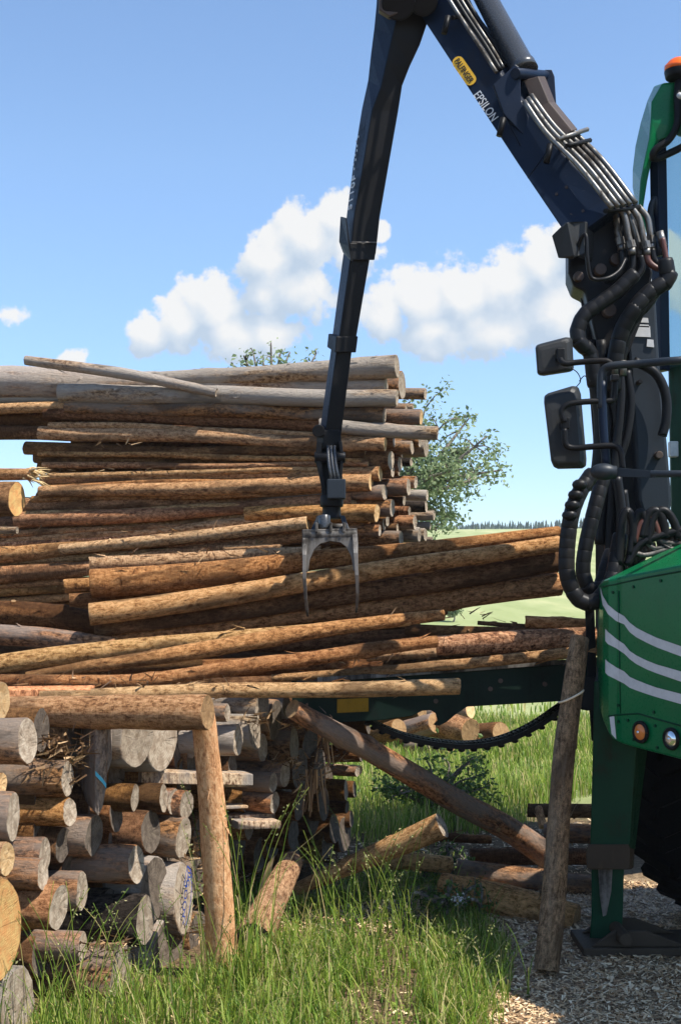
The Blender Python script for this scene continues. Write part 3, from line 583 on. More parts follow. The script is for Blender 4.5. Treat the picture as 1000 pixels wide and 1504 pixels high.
tag(mb.build('sawn_beam', M['sawn_orange'], None, 0.004, loc=a), 'flat sawn orange beam behind the knotty log, at the left edge', 'beam')

# ---- the low stack: end faces look right and toward the camera
def dface(px):
    k = (px - 500) / F; t = (-1.25 - 5.0 * k) / (0.89 * k - 0.45); return 5.0 + 0.89 * t
LG = 'log ends of the low stack'
def endlog(cx, cy, h, wd, bark, cut, lab, off=0.0, L=None, group=LG, dep=None, up=0.0, flare=1.0, **kw):
    d = (dep if dep else dface(cx)) + off
    r = max(0.22, min(0.62, 0.55 * wd / h + 0.45 * 0.36)); v = Vector(((cx - 500) / F, 1, 0)).normalized(); rp = Vector((v.y, -v.x, 0))
    n = (-v) * r + rp * math.sqrt(1 - r * r); n.z = up; n.normalize()
    p = P(cx, cy, d); rad = h / 2 / F * d; L = L or random.uniform(0.9, 1.5)
    return make_log([p - n * L, p], [rad * 0.97 * flare, rad], bark, cut, lab, group, **kw)
E = [(40, 1092, 68, 26, 'greybrown', 'cut_grey', 'big grey end at the left edge just under the knotty cross log', -.1),
 (97, 1143, 52, 18, 'greybrown', 'cut_grey', 'pale end with bark torn open on top, right of and below the big grey end', .05),
 (101, 1191, 42, 13, 'fresh', 'cut_grey', 'orange barked end directly below the one with the torn bark', .05),
 (20, 1198, 71, 24, 'greybrown', 'cut_grey', 'tall oval grey end near the left edge at mid height', -.12),
 (2, 1150, 38, 14, 'tan', 'cut_pale', 'small pale end cut off by the left edge above the tall oval one', -.05),
 (0, 1032, 62, 26, 'tan', 'cut_pale', 'pale torn log end at the left edge beside the knotty cross log', .25),
 (8, 1257, 50, 20, 'tan', 'cut_pale', 'bright yellow split end at the left edge below the tall oval one', -.2),
 (66, 1258, 54, 18, 'greybrown', 'cut_grey', 'weathered end hidden by a sunlit flat topped one near the left edge', .08),
 (62, 1285, 46, 20, 'greybrown', 'cut_grey', 'flat topped sunlit end above the big yellow cut', -.05),
 (137, 1226, 60, 19, 'greybrown', 'cut_dark', 'brown shaded end below the tall split trunk', .08),
 (200, 1086, 86, 46, 'grey', 'cut_grey', 'wide rounded grey end hanging below the knotty cross log, half in shadow', .0),
 (238, 1088, 88, 34, 'grey', 'cut_grey', 'squared off grey end right of the wide rounded one', .05),
 (196, 1169, 40, 14, 'brown', 'cut_grey', 'small bright end right of the trunk with the cyan stripe', -.02),
 (240, 1172, 43, 12, 'brown', 'cut_grey', 'small bright end in the middle row, second right of the cyan striped trunk', .0),
 (254, 1178, 38, 14, 'greybrown', 'cut_grey', 'narrow dull end leaning on the second small bright one', .06),
 (273, 1178, 42, 16, 'greybrown', 'cut_grey', 'narrow bright end close left of the leaning post, below the squared timber', .0),
 (171, 1196, 48, 22, 'brown', 'cut_dark', 'dull end half hidden under the small bright one', .12),
 (221, 1222, 64, 25, 'brown', 'cut_dark', 'dark end with one sunlit strip in the middle of the low stack', .05),
 (270, 1225, 60, 18, 'greybrown', 'cut_grey', 'clean grey oval end near the leaning post above the blue marked one', .0),
 (199, 1267, 56, 20, 'greybrown', 'cut_grey', 'broad grey end with a flake of orange bark, middle of the low stack', -.1),
 (226, 1302, 94, 46, 'grey', 'cut_dark', 'large dark blue grey end left of the blue marked one', .0),
 (269, 1316, 100, 30, 'grey', 'cut_grey', 'pale end with blue marker writing beside the leaning post', -.02),
 (213, 1352, 72, 18, 'rough', 'cut_grey', 'end of the black barked log in the lower half of the low stack', -.15),
 (120, 1304, 56, 20, 'greybrown', 'cut_grey', 'grey end with a narrow sunlit edge left of the black barked log', .05),
 (86, 1333, 65, 28, 'fresh', 'cut_grey', 'sunlit end on orange bark right of the big yellow cut', -.1),
 (-6, 1366, 150, 74, 'tan', 'cut_yellow', 'very big yellow cut face at the left edge', -.42),
 (121, 1391, 44, 16, 'greybrown', 'cut_grey', 'small grey end low down behind the grass stalks', .0),
 (180, 1436, 100, 34, 'greybrown', 'cut_grey', 'wide grey end standing in the grass at the bottom of the low stack', -.12),
 (24, 1478, 116, 54, 'grey', 'cut_grey', 'big grey end in the bottom left corner below the yellow cut', -.3),
 (246, 1402, 104, 42, 'grey', 'cut_dark', 'dark half shaded end low beside the foot of the leaning post', .0),
 (160, 1330, 50, 18, 'rough', 'cut_dark', 'black end behind the black barked log', .15),
 (290, 1290, 60, 18, 'greybrown', 'cut_dark', 'dull end partly behind the leaning post right of the blue marked one', .1),
 (293, 1375, 70, 22, 'greybrown', 'cut_dark', 'dull end partly behind the foot of the leaning post', .12),
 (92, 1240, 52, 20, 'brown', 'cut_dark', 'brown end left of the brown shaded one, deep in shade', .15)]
ELOG = {}
for cx, cy, h, wd, bark, cut, lab, off in E:
    ELOG[(cx, cy)] = endlog(cx, cy, h, wd, bark, cut, lab, off, hair=8, seg=20, lump=1.3, slant=0.12, squash=random.uniform(.92, 1.06))
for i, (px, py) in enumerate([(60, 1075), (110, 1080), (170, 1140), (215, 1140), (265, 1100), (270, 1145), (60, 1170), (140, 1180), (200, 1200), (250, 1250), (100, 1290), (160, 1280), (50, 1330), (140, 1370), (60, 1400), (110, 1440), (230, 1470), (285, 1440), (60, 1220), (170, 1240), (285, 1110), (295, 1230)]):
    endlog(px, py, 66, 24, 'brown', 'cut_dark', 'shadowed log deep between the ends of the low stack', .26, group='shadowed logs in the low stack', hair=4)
# blue marker strokes and the cyan stripe on their cut faces
def on_face(o, mat, name, strokes, wdt):
    """strokes in (across, up) metres on the cut face; child of the log"""
    zmax = max(v.co.z for v in o.data.vertices)
    qi = o.rotation_quaternion.to_matrix(); upl = (qi.inverted() @ Vector((0, 0, 1))); upl.z = 0; upl.normalize(); rt = upl.cross(Vector((0, 0, 1)))
    mb = MB(); ctr = Vector((0, 0, zmax + 0.0025))
    for st in strokes:
        p = [ctr + rt * a + upl * b for a, b in st]
        if len(p) > 2: p = smooth_path(p, 5)
        for i in range(len(p) - 1):
            d = (p[i + 1] - p[i]).normalized(); s = Vector((-d.y, d.x, 0)) * wdt / 2; mb.quad(p[i] - s - d * wdt * .2, p[i] + s - d * wdt * .2, p[i + 1] + s + d * wdt * .2, p[i + 1] - s + d * wdt * .2)
    me_o = mb.build(name, M[mat], None, fix=False); me_o.parent = o; return me_o
def circ(cx, cy, r, ry): return [(cx + r * math.cos(R(a)), cy + ry * math.sin(R(a))) for a in range(0, 361, 45)]
on_face(ELOG[(269, 1316)], 'ink_blue', 'marker_writing', [
    [(-.055, -.11), (-.03, -.085), (-.06, -.075), (-.03, -.06)], circ(-.035, -.035, .022, .018), circ(-.02, .012, .022, .018),
    [(-.03, .05), (.0, .045), (-.005, .07), (.03, .06), (.02, .04)], [(.04, .095), (.015, .1), (.02, .08), (.05, .075), (.045, .06)], [(-.01, .05), (.01, .09), (.0, .12)],
    [(.0, .135), (.05, .10), (.062, .04), (.05, -.03), (.02, -.09), (-.015, -.125)], [(-.04, .06), (-.02, .1), (.0, .135)]], .007)
dt = dface(146); mb = MB()
cols = [(129, 1150, .10), (132, 1170, .05), (140, 1192, .0), (145, 1199, .0), (151, 1186, .012), (156, 1160, .02), (158, 1138, .045), (165, 1115, .11)]
front = [[P(x, y0 + (yb - y0) * k, dt + dz + .012 * noise.noise(Vector((x * .3, k * 5, 0)))) for k in (0, .25, .5, .75, .92, 1)] for x, yb, dz in cols for y0 in (1042,)]
loops = [f + [f[-1] + Vector((-.10, .22, .03)), f[0] + Vector((-.10, .22, 0))] for f in front]
mb.loft(loops); trunk = tag(mb.build('split_trunk', M['grey'], None, .003, loc=P(146, 1199, dt)), 'tall split trunk slab with a cyan paint stripe', 'split trunk')
mb = MB(); st_ = [(140.5, 1132, .0), (145, 1137, .0), (151, 1143, .012), (156.5, 1151, .022)]
for (xa, ya, da), (xb, yb, db) in zip(st_, st_[1:]): mb.quad(P(xa, ya, dt + da - .014), P(xb, yb, dt + db - .014), P(xb, yb + 7, dt + db - .014), P(xa, ya + 7, dt + da - .014))
mb.build('paint_stripe', M['ink_cyan'], trunk, fix=False)

# squared timbers, leaning post, poles
def timber(px0, py0, px1, py1, th, d0, d1, mat, lab, depthm=0.09, name='squared_timber'):
    mb = MB(); a = P(px0, py0, d0); b = P(px1, py1, d1); h = th / F * d0; ax = (b - a).normalized(); s = ax.cross(Vector((0, 0, 1))).normalized() * -depthm; dn = Vector((0, 0, -h))
    mb.loft([[a, a + s, a + s + dn, a + dn], [b, b + s, b + s + dn, b + dn]])
    return tag(mb.build(name, M[mat], None, 0.003, loc=a), lab, 'timber', 'sawn timbers in the low stack')
timber(180, 1133, 372, 1137, 17, 5.95, 6.2, 'plank', 'dark squared timber running behind the leaning post through the low stack', 0.14)
timber(300, 1152, 366, 1149, 6, 6.3, 6.4, 'plank', 'thin grey plank edge just right of the leaning post')
timber(350, 1207, 413, 1206, 11, 6.5, 6.6, 'plank', 'pale squared plank end lowest right of the leaning post', 0.2)
timber(330, 1198, 404, 1195, 9, 6.6, 6.75, 'plank', 'grey plank lying on the pale squared plank end', 0.2)
timber(305, 1186, 365, 1183, 4, 6.5, 6.6, 'plank', 'thin grey lath above the grey plank right of the post', 0.1)
pxlog([(327, 1425, 47, 5.72), (322, 1330, 42, 5.68), (312, 1180, 38, 5.6), (299, 1046, 33, 5.5)], 'post', 'cut_pale', 'peeled orange post leaning against the low stack under the knotty log', None, name='post', cat='post', hair=6, knots=3)

# ---- second part of the low stack right of the post
SG = 'ends of the stack right of the post'
S = [(384, 1036, 44, 18, 'grey', 'cut_grey', 'round grey end highest right of the post, under the pale straight log', .0), (334, 1048, 27, 9, 'greybrown', 'cut_grey', 'small bright end touching the top of the post', -.25),
 (404, 1058, 60, 17, 'greybrown', 'cut_dark', 'tall dark oval end right of the highest round grey one', .1), (420, 1040, 34, 16, 'grey', 'cut_grey', 'smooth grey oval end under the pale log beside the top of the diagonal log', .3),
 (348, 1090, 46, 12, 'grey', 'cut_grey', 'long bluish grey end just right of the post', -.2), (373, 1076, 50, 14, 'grey', 'cut_grey', 'grey end with crumbling bark on top, third right of the post', -.05),
 (385, 1099, 40, 13, 'greybrown', 'cut_grey', 'narrow grey end below the crumbling one', .1), (431, 1096, 56, 16, 'greybrown', 'cut_grey', 'big end with bright upper edge below the diagonal log', .1),
 (418, 1137, 38, 13, 'greybrown', 'cut_grey', 'end with woody litter on top in the third row right of the post', .0), (400, 1150, 30, 12, 'greybrown', 'cut_grey', 'low grey end above the small square one, right of the post', -.1),
 (402, 1178, 32, 12, 'greybrown', 'cut_grey', 'small square grey end above the planks', -.1), (440, 1130, 60, 18, 'brown', 'cut_dark', 'dark end at the back right of the one with bright upper edge', .35),
 (455, 1090, 50, 20, 'brown', 'cut_dark', 'dark end under the upper part of the diagonal log', .5), (524, 1134, 15, 6, 'greybrown', 'cut_grey', 'thin pale end standing clear over the grass, farthest right', .3),
 (529, 1131, 13, 5, 'plank', 'cut_pale', 'flat pale plank end behind the thin pale one over the grass', .5), (507, 1160, 30, 6, 'brown', 'cut_grey', 'dark log with bright edged end over the grass', .3), (509, 1183, 18, 6, 'brown', 'cut_dark', 'dark log lowest over the grass at the right', .35),
 (340, 1130, 40, 14, 'brown', 'cut_dark', 'dark end close right of the post at mid height', .1), (360, 1175, 40, 14, 'brown', 'cut_dark', 'dark end behind the thin plank edge', .2), (440, 1185, 40, 14, 'brown', 'cut_dark', 'dark end low in the shade left of the straw tuft', .2), (470, 1130, 60, 18, 'brown', 'cut_dark', 'dark end above the straw tuft', .5), (475, 1180, 50, 18, 'brown', 'cut_dark', 'dark end right behind the straw tuft', .4),
 (400, 1120, 46, 16, 'brown', 'cut_dark', 'dark end between the narrow grey and the littered end', .3), (365, 1215, 40, 14, 'brown', 'cut_dark', 'dark end at the bottom right of the post', .2), (430, 1225, 44, 14, 'brown', 'cut_dark', 'dark end at the bottom below the planks', .3), (480, 1075, 50, 16, 'brown', 'cut_dark', 'dark end under the infeed table behind the diagonal log', .7), (490, 1215, 44, 14, 'brown', 'cut_dark', 'dark end at the bottom right in the shade', .5)]
for cx, cy, h, wd, bark, cut, lab, off in S:
    endlog(cx, cy, h, wd, bark, cut, lab, off, group=SG, hair=8, lump=1.3, slant=0.1, L=random.uniform(.8, 1.1))
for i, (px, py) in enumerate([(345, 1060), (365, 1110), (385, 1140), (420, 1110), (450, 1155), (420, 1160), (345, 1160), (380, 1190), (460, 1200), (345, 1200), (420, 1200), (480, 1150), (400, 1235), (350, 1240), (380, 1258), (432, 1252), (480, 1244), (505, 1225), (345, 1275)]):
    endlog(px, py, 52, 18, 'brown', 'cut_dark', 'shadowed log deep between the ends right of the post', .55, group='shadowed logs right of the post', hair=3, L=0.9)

# ---- loose logs on the ground and the poles
GG = 'loose logs on the ground'
pxlog([(432, 1036, 28, 6.25), (520, 1086, 31, 6.45), (660, 1172, 34, 6.95), (800, 1256, 36, 7.6)], 'greybrown', 'cut_brown', 'long brown log slanting down from the infeed table to the ground', GG, hair=30)
pxlog([(436, 1306, 17, 6.9), (540, 1260, 29, 6.75), (648, 1212, 37, 6.6)], 'tan', 'cut_grey', 'log rising out of the grass with a pale cut end at its upper right', GG, cutdir1=1)
pxlog([(371, 1380, 52, 5.9), (396, 1325, 44, 6.2), (428, 1266, 32, 6.6)], 'tan', 'cut_dark', 'short peeled pole lying toward the stack with a dark mossy near end', GG)
pxlog([(648, 1300, 34, 6.9), (740, 1322, 44, 6.8), (845, 1352, 46, 6.6)], 'tan', 'cut_brown', 'thick log on the chips behind the leaning pole, nearest of the ground logs', GG, hair=26)
pxlog([(672, 1277, 30, 7.4), (770, 1288, 30, 7.4), (900, 1304, 31, 7.3)], 'greybrown', 'cut_brown', 'dark ground log with broken top behind the nearest one', GG, hair=26)
pxlog([(690, 1256, 24, 7.9), (900, 1258, 24, 7.9)], 'brown', 'cut_brown', 'shaded ground log in the third line back behind the leaning pole', GG)
pxlog([(560, 1258, 26, 7.3), (660, 1270, 24, 7.4)], 'tan', 'cut_pale', 'short orange log in the grass behind the rising log', GG)
pxlog([(775, 1190, 19, 9.2), (900, 1193, 20, 9.1)], 'brown', 'cut_brown', 'far log lying behind the leaning pole at the edge of the grass', GG)
pxlog([(800, 1222, 26, 8.5), (900, 1226, 26, 8.4)], 'greybrown', 'cut_brown', 'rough grey log between the far one and the third line', GG, hair=40)
pxlog([(790, 1186, 10, 9.0), (797, 1214, 12, 8.9)], 'tan', 'cut_pale', 'short upright stub leaning on the far log', GG)
pxlog([(640, 1226, 12, 8.6), (720, 1232, 12, 8.6)], 'brown', 'cut_brown', 'thin dark pole in the shade under the slanting brown log', GG)
pxlog([(799, 1424, 36, 5.72), (812, 1290, 34, 5.85), (832, 1100, 31, 6.02), (848, 938, 26, 6.16)], 'pole', 'cut_brown', 'grey barked pole leaning against the green chipper with a pale strap', None, name='pole', cat='pole', hair=60, knots=6, lump=1.5)
# pale strap round the pole
mb = MB(); pp = []
c0 = P(838, 1026, 6.08)
for a in range(-100, 101, 20):
    x = math.sin(R(a)); pp.append(c0 + Vector((x * .056, -math.cos(R(a)) * .058, .028 * x + 0.01)))
mb.tube(smooth_path(pp, 3), 0.0055, 6)
tag(mb.build('strap', M['bandage'], None, loc=c0), 'pale cord tied round the leaning grey pole', 'cord')
# shard of white wood and pale stake
mb = MB(); a = P(383, 1318, 6.7); b = P(398, 1262, 6.75)
mb.loft([[a + Vector((-.02, 0, 0)), a + Vector((.025, 0, 0)), a + Vector((.02, .02, 0))], [b + Vector((-.016, 0, -.02)), b + Vector((.02, 0, .02)), b + Vector((.012, .02, 0))]])
tag(mb.build('wood_shard', M['splinter'], None, loc=a), 'white splinter of wood standing behind the short peeled pole', 'wood shard')
# ---- the far log pile seen through the dust under the infeed table
for i, (x0, y0, x1, y1, th, d, bark, cut, lab) in enumerate([
  (545, 1085, 585, 1070, 30, 13.5, 'brown', 'cut_brown', 'pale far stump left in the far pile behind the chain'), (590, 1078, 640, 1062, 34, 14, 'greybrown', 'cut_brown', 'brown far log in the middle of the far pile'),
  (640, 1062, 690, 1074, 40, 13.8, 'fresh', 'cut_brown', 'thick bright far log with torn orange end in the far pile'), (560, 1052, 620, 1046, 24, 15, 'brown', 'cut_brown', 'dark far log on top of the far pile at the left'),
  (620, 1050, 690, 1044, 26, 15.2, 'greybrown', 'cut_pale', 'far log lying highest in the far pile'), (690, 1082, 735, 1078, 38, 14, 'brown', 'cut_brown', 'dark round far log at the right of the far pile'),
  (600, 1098, 660, 1096, 20, 13, 'greybrown', 'cut_pale', 'low far log in front of the far pile'), (505, 1066, 530, 1058, 26, 12.8, 'tan', 'cut_pale', 'pale far log tip beside the diagonal log')]):
    pxlog([(x0, y0, th, d + .4), (x1, y1, th * .9, d)], bark, cut, lab, 'logs of the far pile under the infeed table', hair=14)
# ---------------------------------------------------------------- ground and hill: one sheet to the ridge
def hill_z(x, y):
    t = max(0.0, (y - 26) / 280.0); z = 17.6 * (t * t * (3 - 2 * t) * 0.45 + t * 0.55) if t < 1 else 17.6 + (y - 306) * 0.004
    z *= 1 + 0.0006 * x
    return z + 0.6 * min(1, max(0, y - 30) / 60) * noise.noise(Vector((x * .012, y * .012, 3)))
def ground_z(x, y):
    n = 0.02 * noise.noise(Vector((x * 1.7, y * 1.7, 0))) + 0.012 * noise.noise(Vector((x * 6, y * 6, 2)))
    return n - 0.012 + hill_z(x, y)
mb = MB(); ys = [-14 + i * 2 for i in range(9)] + [4 + .1 * i for i in range(60)] + [10 + .5 * i for i in range(20)] + [20 + 4 * i for i in range(20)] + [100 + 12 * i for i in range(18)] + [320, 360, 420, 520, 700]
xs = [-420, -300, -200, -120, -70, -40, -25, -15, -10, -7, -5] + [-4 + .1 * i for i in range(81)] + [5, 7, 10, 15, 25, 40, 70, 120, 200, 300, 420]
nx = len(xs)
for y in ys:
    for x in xs: mb.v.append(Vector((x, y, ground_z(x, y))))
for j in range(len(ys) - 1):
    for i in range(nx - 1): mb.face((j * nx + i, j * nx + i + 1, (j + 1) * nx + i + 1, (j + 1) * nx + i), 0, True)
m, t, b = new_mat('ground_soil'); v, vr, rnd = objvec(t, False)
sep = t.add('ShaderNodeSeparateXYZ'); t.L.new(v, sep.inputs[0])
n1 = t.noise(v, 1.2, 5, 0.6); n2 = t.noise(v, 45, 5, 0.7); n3 = t.noise(v, 0.05, 5, 0.6); n4 = t.noise(t.scale(v, (0.6, 0.12, 1)), 1.0, 5, 0.6)
soil = t.ramp(n2, [(0.3, (0.045, 0.03, 0.018)), (0.5, (0.12, 0.08, 0.045)), (0.7, (0.27, 0.185, 0.105))])
mead = t.ramp(t.math('ADD', t.math('MULTIPLY', n4, 0.6), t.math('MULTIPLY', n3, 0.4)), [(0.35, (0.22, 0.26, 0.10)), (0.5, (0.30, 0.33, 0.15)), (0.65, (0.42, 0.41, 0.21))])
soil = t.mix(t.math('MULTIPLY', t.maprange(t.math('ADD', sep.outputs[0], t.math('MULTIPLY', n1, 0.6)), 0.75, 1.15), t.maprange(sep.outputs[1], 8.2, 7.0)), soil, t.ramp(n2, [(0.3, (0.12, 0.08, 0.045)), (0.5, (0.36, 0.26, 0.16)), (0.7, (0.58, 0.44, 0.29))]))
mk = t.maprange(t.math('ADD', sep.outputs[1], t.math('MULTIPLY', n1, 1.5)), 10.2, 11.6)
t.L.new(t.mix(mk, soil, mead), b.inputs['Base Color']); b.inputs['Roughness'].default_value = 0.95; b.inputs['Specular IOR Level'].default_value = 0.1
bump(t, b, n2, 0.02, 0.8)
tag(mb.build('ground', m, None, fix=False), kind='structure')
# the wood along the far ridge
mb = MB(); rg = random.Random(11)
for i in range(1500):
    x = rg.uniform(-70, 90); y = 300 + rg.uniform(-4, 26); h = rg.uniform(1.3, 2.7) * (1 + .35 * noise.noise(Vector((x * .06, 0, 0)))); z = ground_z(x, y) - .2; r = h * rg.uniform(.16, .24)
    for k in range(4):
        zb = z + h * (.12 + .2 * k); rr = r * (1 - .2 * k); n0 = len(mb.v); mb.v.append(Vector((x, y, min(z + h, zb + h * .38))))
        for s in range(7): a = s * 6.283 / 7 + rg.random() * .4; q = rr * rg.uniform(.7, 1.15); mb.v.append(Vector((x + q * math.cos(a), y + q * math.sin(a), zb)))
        for s in range(7): mb.face((n0, n0 + 1 + s, n0 + 1 + (s + 1) % 7))
tag(mb.build('far_wood', M['conifer'], None, fix=False), 'dark conifer wood along the far ridge', 'wood', None, 'stuff')

# ---------------------------------------------------------------- trees and bushes
def leaf(mb, p, s, rg):
    d = Vector((rg.gauss(0, 1), rg.gauss(0, 1), rg.gauss(0, .7) - .25)).normalized(); u, vv = frame(d); a = rg.uniform(0, 6.28); u = u * math.cos(a) + vv * math.sin(a)
    n = d.cross(u); f = n * s * .12
    mb.quad(p, p + d * s * .5 + u * s * .3 + f, p + d * s, p + d * s * .5 - u * s * .3 + f)
def tree(name, base, fork, tips, leaf_mat_, label, cat, r0=.1, seed=1, leaf_s=.1, per=26, subs=9, spread=.55, group=None, clump=.22):
    rg = random.Random(seed); root = empty(name, base, label, cat, group); tr = MB(); cr = MB()
    mid = base.lerp(fork, .55) + Vector((rg.uniform(-.1, .1), 0, 0))
    tr.tube(smooth_path([base - Vector((0, 0, .1)), mid, fork], 5), [r0 * (1 - .5 * i / 10) for i in range(11)], 9)
    def clumpat(p, n, rad):
        for _ in range(n): leaf(cr, p + Vector((rg.gauss(0, rad), rg.gauss(0, rad), rg.gauss(0, rad * .8))), leaf_s * rg.uniform(.6, 1.25), rg)
    for tp in tips:
        m1 = fork.lerp(tp, .5) + Vector((rg.uniform(-.2, .2), rg.uniform(-.2, .2), rg.uniform(0, .25))) * spread
        pth = smooth_path([fork, m1, tp], 6); L = (tp - fork).length
        tr.tube(pth, [r0 * .42 * (1 - .88 * i / (len(pth) - 1)) + .004 for i in range(len(pth))], 6)
        for s in range(subs):
            k = rg.uniform(.25, 1.0); q = pth[min(len(pth) - 1, int(k * len(pth)))]
            e = q + Vector((rg.gauss(0, 1), rg.gauss(0, 1), rg.gauss(.15, .8))).normalized() * L * rg.uniform(.12, .36) * spread * 1.5
            tr.tube([q, q.lerp(e, .5) + Vector((0, 0, .04)), e], [r0 * .10, r0 * .07, .003], 4)
            clumpat(e, int(per * rg.uniform(.4, 1.3)), clump); clumpat(q.lerp(e, .6), per // 4, clump * .7)
        clumpat(tp, per // 2, clump * .8)
    tr.build('trunk', M['limb'], root); cr.build('crown', M[leaf_mat_], root, fix=False); return root
D = 20
tree('leafy_tree', Vector(((560 - 500) / F * D, D, 0)), P(585, 745, D), [P(x, y, D + dz) for x, y, dz in [(624, 600, .3), (652, 622, -.5), (690, 612, .4), (715, 640, -.3), (738, 690, .2), (706, 700, .8), (668, 690, -.8), (655, 760, .4), (625, 690, 1.0), (640, 780, -.3), (590, 600, 0), (540, 650, 0), (610, 790, .6), (560, 610, .8), (690, 655, .1), (500, 700, .5)]],
     'leaf_pale', 'airy pale green tree behind the right end of the tall stack', 'tree', .14, 5, .085, 46, 8, .55, clump=.095)
D = 17
tree('leafy_tree', Vector(((395 - 500) / F * D, D, 0)), P(395, 640, D), [P(x, y, D + dz) for x, y, dz in [(340, 532, .2), (358, 522, -.2), (372, 517, .3), (398, 503, 0), (386, 522, .4), (412, 520, -.3), (426, 517, .2), (464, 520, .1), (330, 600, .4), (470, 610, -.3)]],
     'leaf_pale', 'tree whose leafy top twigs peep over the middle of the tall stack', 'tree', .12, 9, .075, 9, 5, .28, clump=.06)
def hill_hit(px, py):
    x, z = ray(px, py); d = 15.0
    while d < 400 and CAMZ + z * d > ground_z(x * d, d): d += .5
    return Vector((x * d, d, ground_z(x * d, d)))
for i, (px, py, hpx, lab) in enumerate([(664, 914, 30, 'hazy round tree standing alone on the far meadow'), (610, 916, 18, 'hazy low bush tree left of the round one on the far meadow')]):
    b0 = hill_hit(px, py); hh = hpx / F * b0.y; rg = random.Random(i)
    tree('far_tree', b0, b0 + Vector((0, 0, hh * .3)), [b0 + Vector((rg.gauss(0, .32) * hh, rg.gauss(0, .3) * hh, hh * rg.uniform(.45, 1.0))) for _ in range(12)], 'leaf_pale', lab, 'tree', .05 * hh, 20 + i, .10 * hh, 40, 5, .3, clump=.12 * hh)
def bush(label, pts, leafm, seed, s, per, clump, name='bush'):
    rg = random.Random(seed); c = sum(pts, Vector()) / len(pts); base = Vector((c.x, c.y, 0)); tree(name, base, base + Vector((0, 0, .06)), pts, leafm, label, 'bush', .02, seed, s, per, 5, .5, clump=clump)
rg = random.Random(4)
bush('dark leafy bush under the sagging chain, behind the slanting log', [G(630, 1205) + Vector((rg.uniform(-.45, .42), rg.uniform(-.3, .3), rg.uniform(.12, .5))) for _ in range(22)], 'leaf_dark', 31, .04, 15, .045)
bush('low leafy weeds in the grass beside the short orange log', [G(672, 1300) + Vector((rg.uniform(-.22, .2), rg.uniform(-.15, .15), rg.uniform(.03, .1))) for _ in range(8)], 'leaf_dark', 33, .03, 10, .02, 'weed')
bush('round leafed weeds at the foot of the nearest ground log', [G(650, 1345) + Vector((rg.uniform(-.2, .2), rg.uniform(-.12, .12), rg.uniform(.03, .09))) for _ in range(8)], 'leaf_dark', 35, .03, 10, .02, 'weed')
# white blossom head beside the ground log
mb = MB(); c = G(672, 1320, .14)
for i in range(60): leaf(mb, c + Vector((rg.gauss(0, .02), rg.gauss(0, .02), rg.gauss(0, .008))), .012, rg)
mb.tube([c - Vector((0, 0, .14)), c], .003, 4, 1)
tag(mb.build('wild_flower', [M['white'], M['grass']], None, loc=c - Vector((0, 0, .14)), fix=False), 'white flower head beside the nearest ground log', 'flower')

# ---------------------------------------------------------------- the loader crane
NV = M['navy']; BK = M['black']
crane = empty('loader_crane', P(930, 900, 6.6) * 1.0, 'dark navy loader crane with folded boom reaching over the log stack', 'crane')
def bd(px): return 6.30 + 0.55 * (880 - px) / 280
def sec(L, Mid, U, d, dl=.05, du=.17):
    a = P(*L, d + dl); m_ = P(*Mid, d); u = P(*U, d + du); return [a, m_, u, a + u - m_]
mb = MB(); mb.loft([sec((582, -30), (628, -48), (662, -62), bd(600)), sec((640, 58), (679, 33), (700, 19), bd(660)), sec((759, 240), (808, 207), (834, 190), bd(790)), sec((822, 333), (889, 292), (921, 276), bd(865)), sec((838, 352), (900, 308), (938, 300), bd(885))])
boom = mb.build('main_boom', NV, crane, .008)
# lug plates that carry the boom cylinder
mb = MB()
mb.prism([P(x, y, bd(755) - .012) for x, y in [(724, 124), (748, 102), (756, 94), (762, 98), (764, 118), (765, 148), (790, 200), (770, 200), (740, 168)]], (0, .03, 0))
mb.prism([P(x, y, bd(755) + .19) for x, y in [(793, 108), (800, 102), (810, 102), (814, 112), (817, 160), (836, 196), (818, 192), (796, 150)]], (0, .03, 0))
mb.tube([P(756, 108, bd(755) - .03), P(803, 112, bd(755) + .23)], .03, 12)
mb.build('cylinder_lug', NV, crane, .004)
mb = MB(); mb.loft([sec((768, 118), (790, 112), (800, 112), bd(755) + .02, .02, .12), sec((785, 160), (806, 150), (815, 150), bd(770) + .03, .02, .12), sec((820, 205), (840, 192), (848, 190), bd(820) + .03, .02, .12)])
mb.build('rusty_tray', M['rust'], boom, .004)
mb = MB(); a = P(690, -45, bd(660) + .16); b = P(771, 106, bd(755) + .1)
mb.tube([a, a.lerp(b, .93), a.lerp(b, .935), b], [.058, .066, .072, .072], 20)
cyl = mb.build('boom_cylinder', M['cyl'], crane, 0)
# steel pipes along the top of the boom
def pipe(pts, r, mat=None, name='pipe', par=None, n=6, seg=8): return MB().tube(smooth_path(pts, n), r, seg).build(name, mat or M['steel'], par or boom)
bands = [(.06, .0), (.30, .03), (.52, .06), (.74, .09), (.95, .12)]
for i, (k, dd) in enumerate(bands):
    def q(x0, y0, x1, y1): return P(x0 + (x1 - x0) * k, y0 + (y1 - y0) * k, bd((x0 + x1) / 2) - .03 + .17 * k)
    pipe([q(768, 150, 790, 130), q(800, 196, 828, 178), q(850, 248, 884, 232), q(896, 306, 935, 298)] if i < 5 else [], .0135)
for i, (k, rr) in enumerate([(.1, .010), (.4, .012), (.65, .010), (.9, .012)]):
    def q2(x0, y0, x1, y1): return P(x0 + (x1 - x0) * k, y0 + (y1 - y0) * k, bd((x0 + x1) / 2) - .03 + .16 * k)
    pipe([q2(632, -40, 660, -52), q2(668, 18, 690, 4), q2(705, 74, 726, 60), q2(727, 108, 746, 96)], rr, M['steel'] if i % 2 == 0 else M['rubber'], 'pipe' if i % 2 == 0 else 'hose')
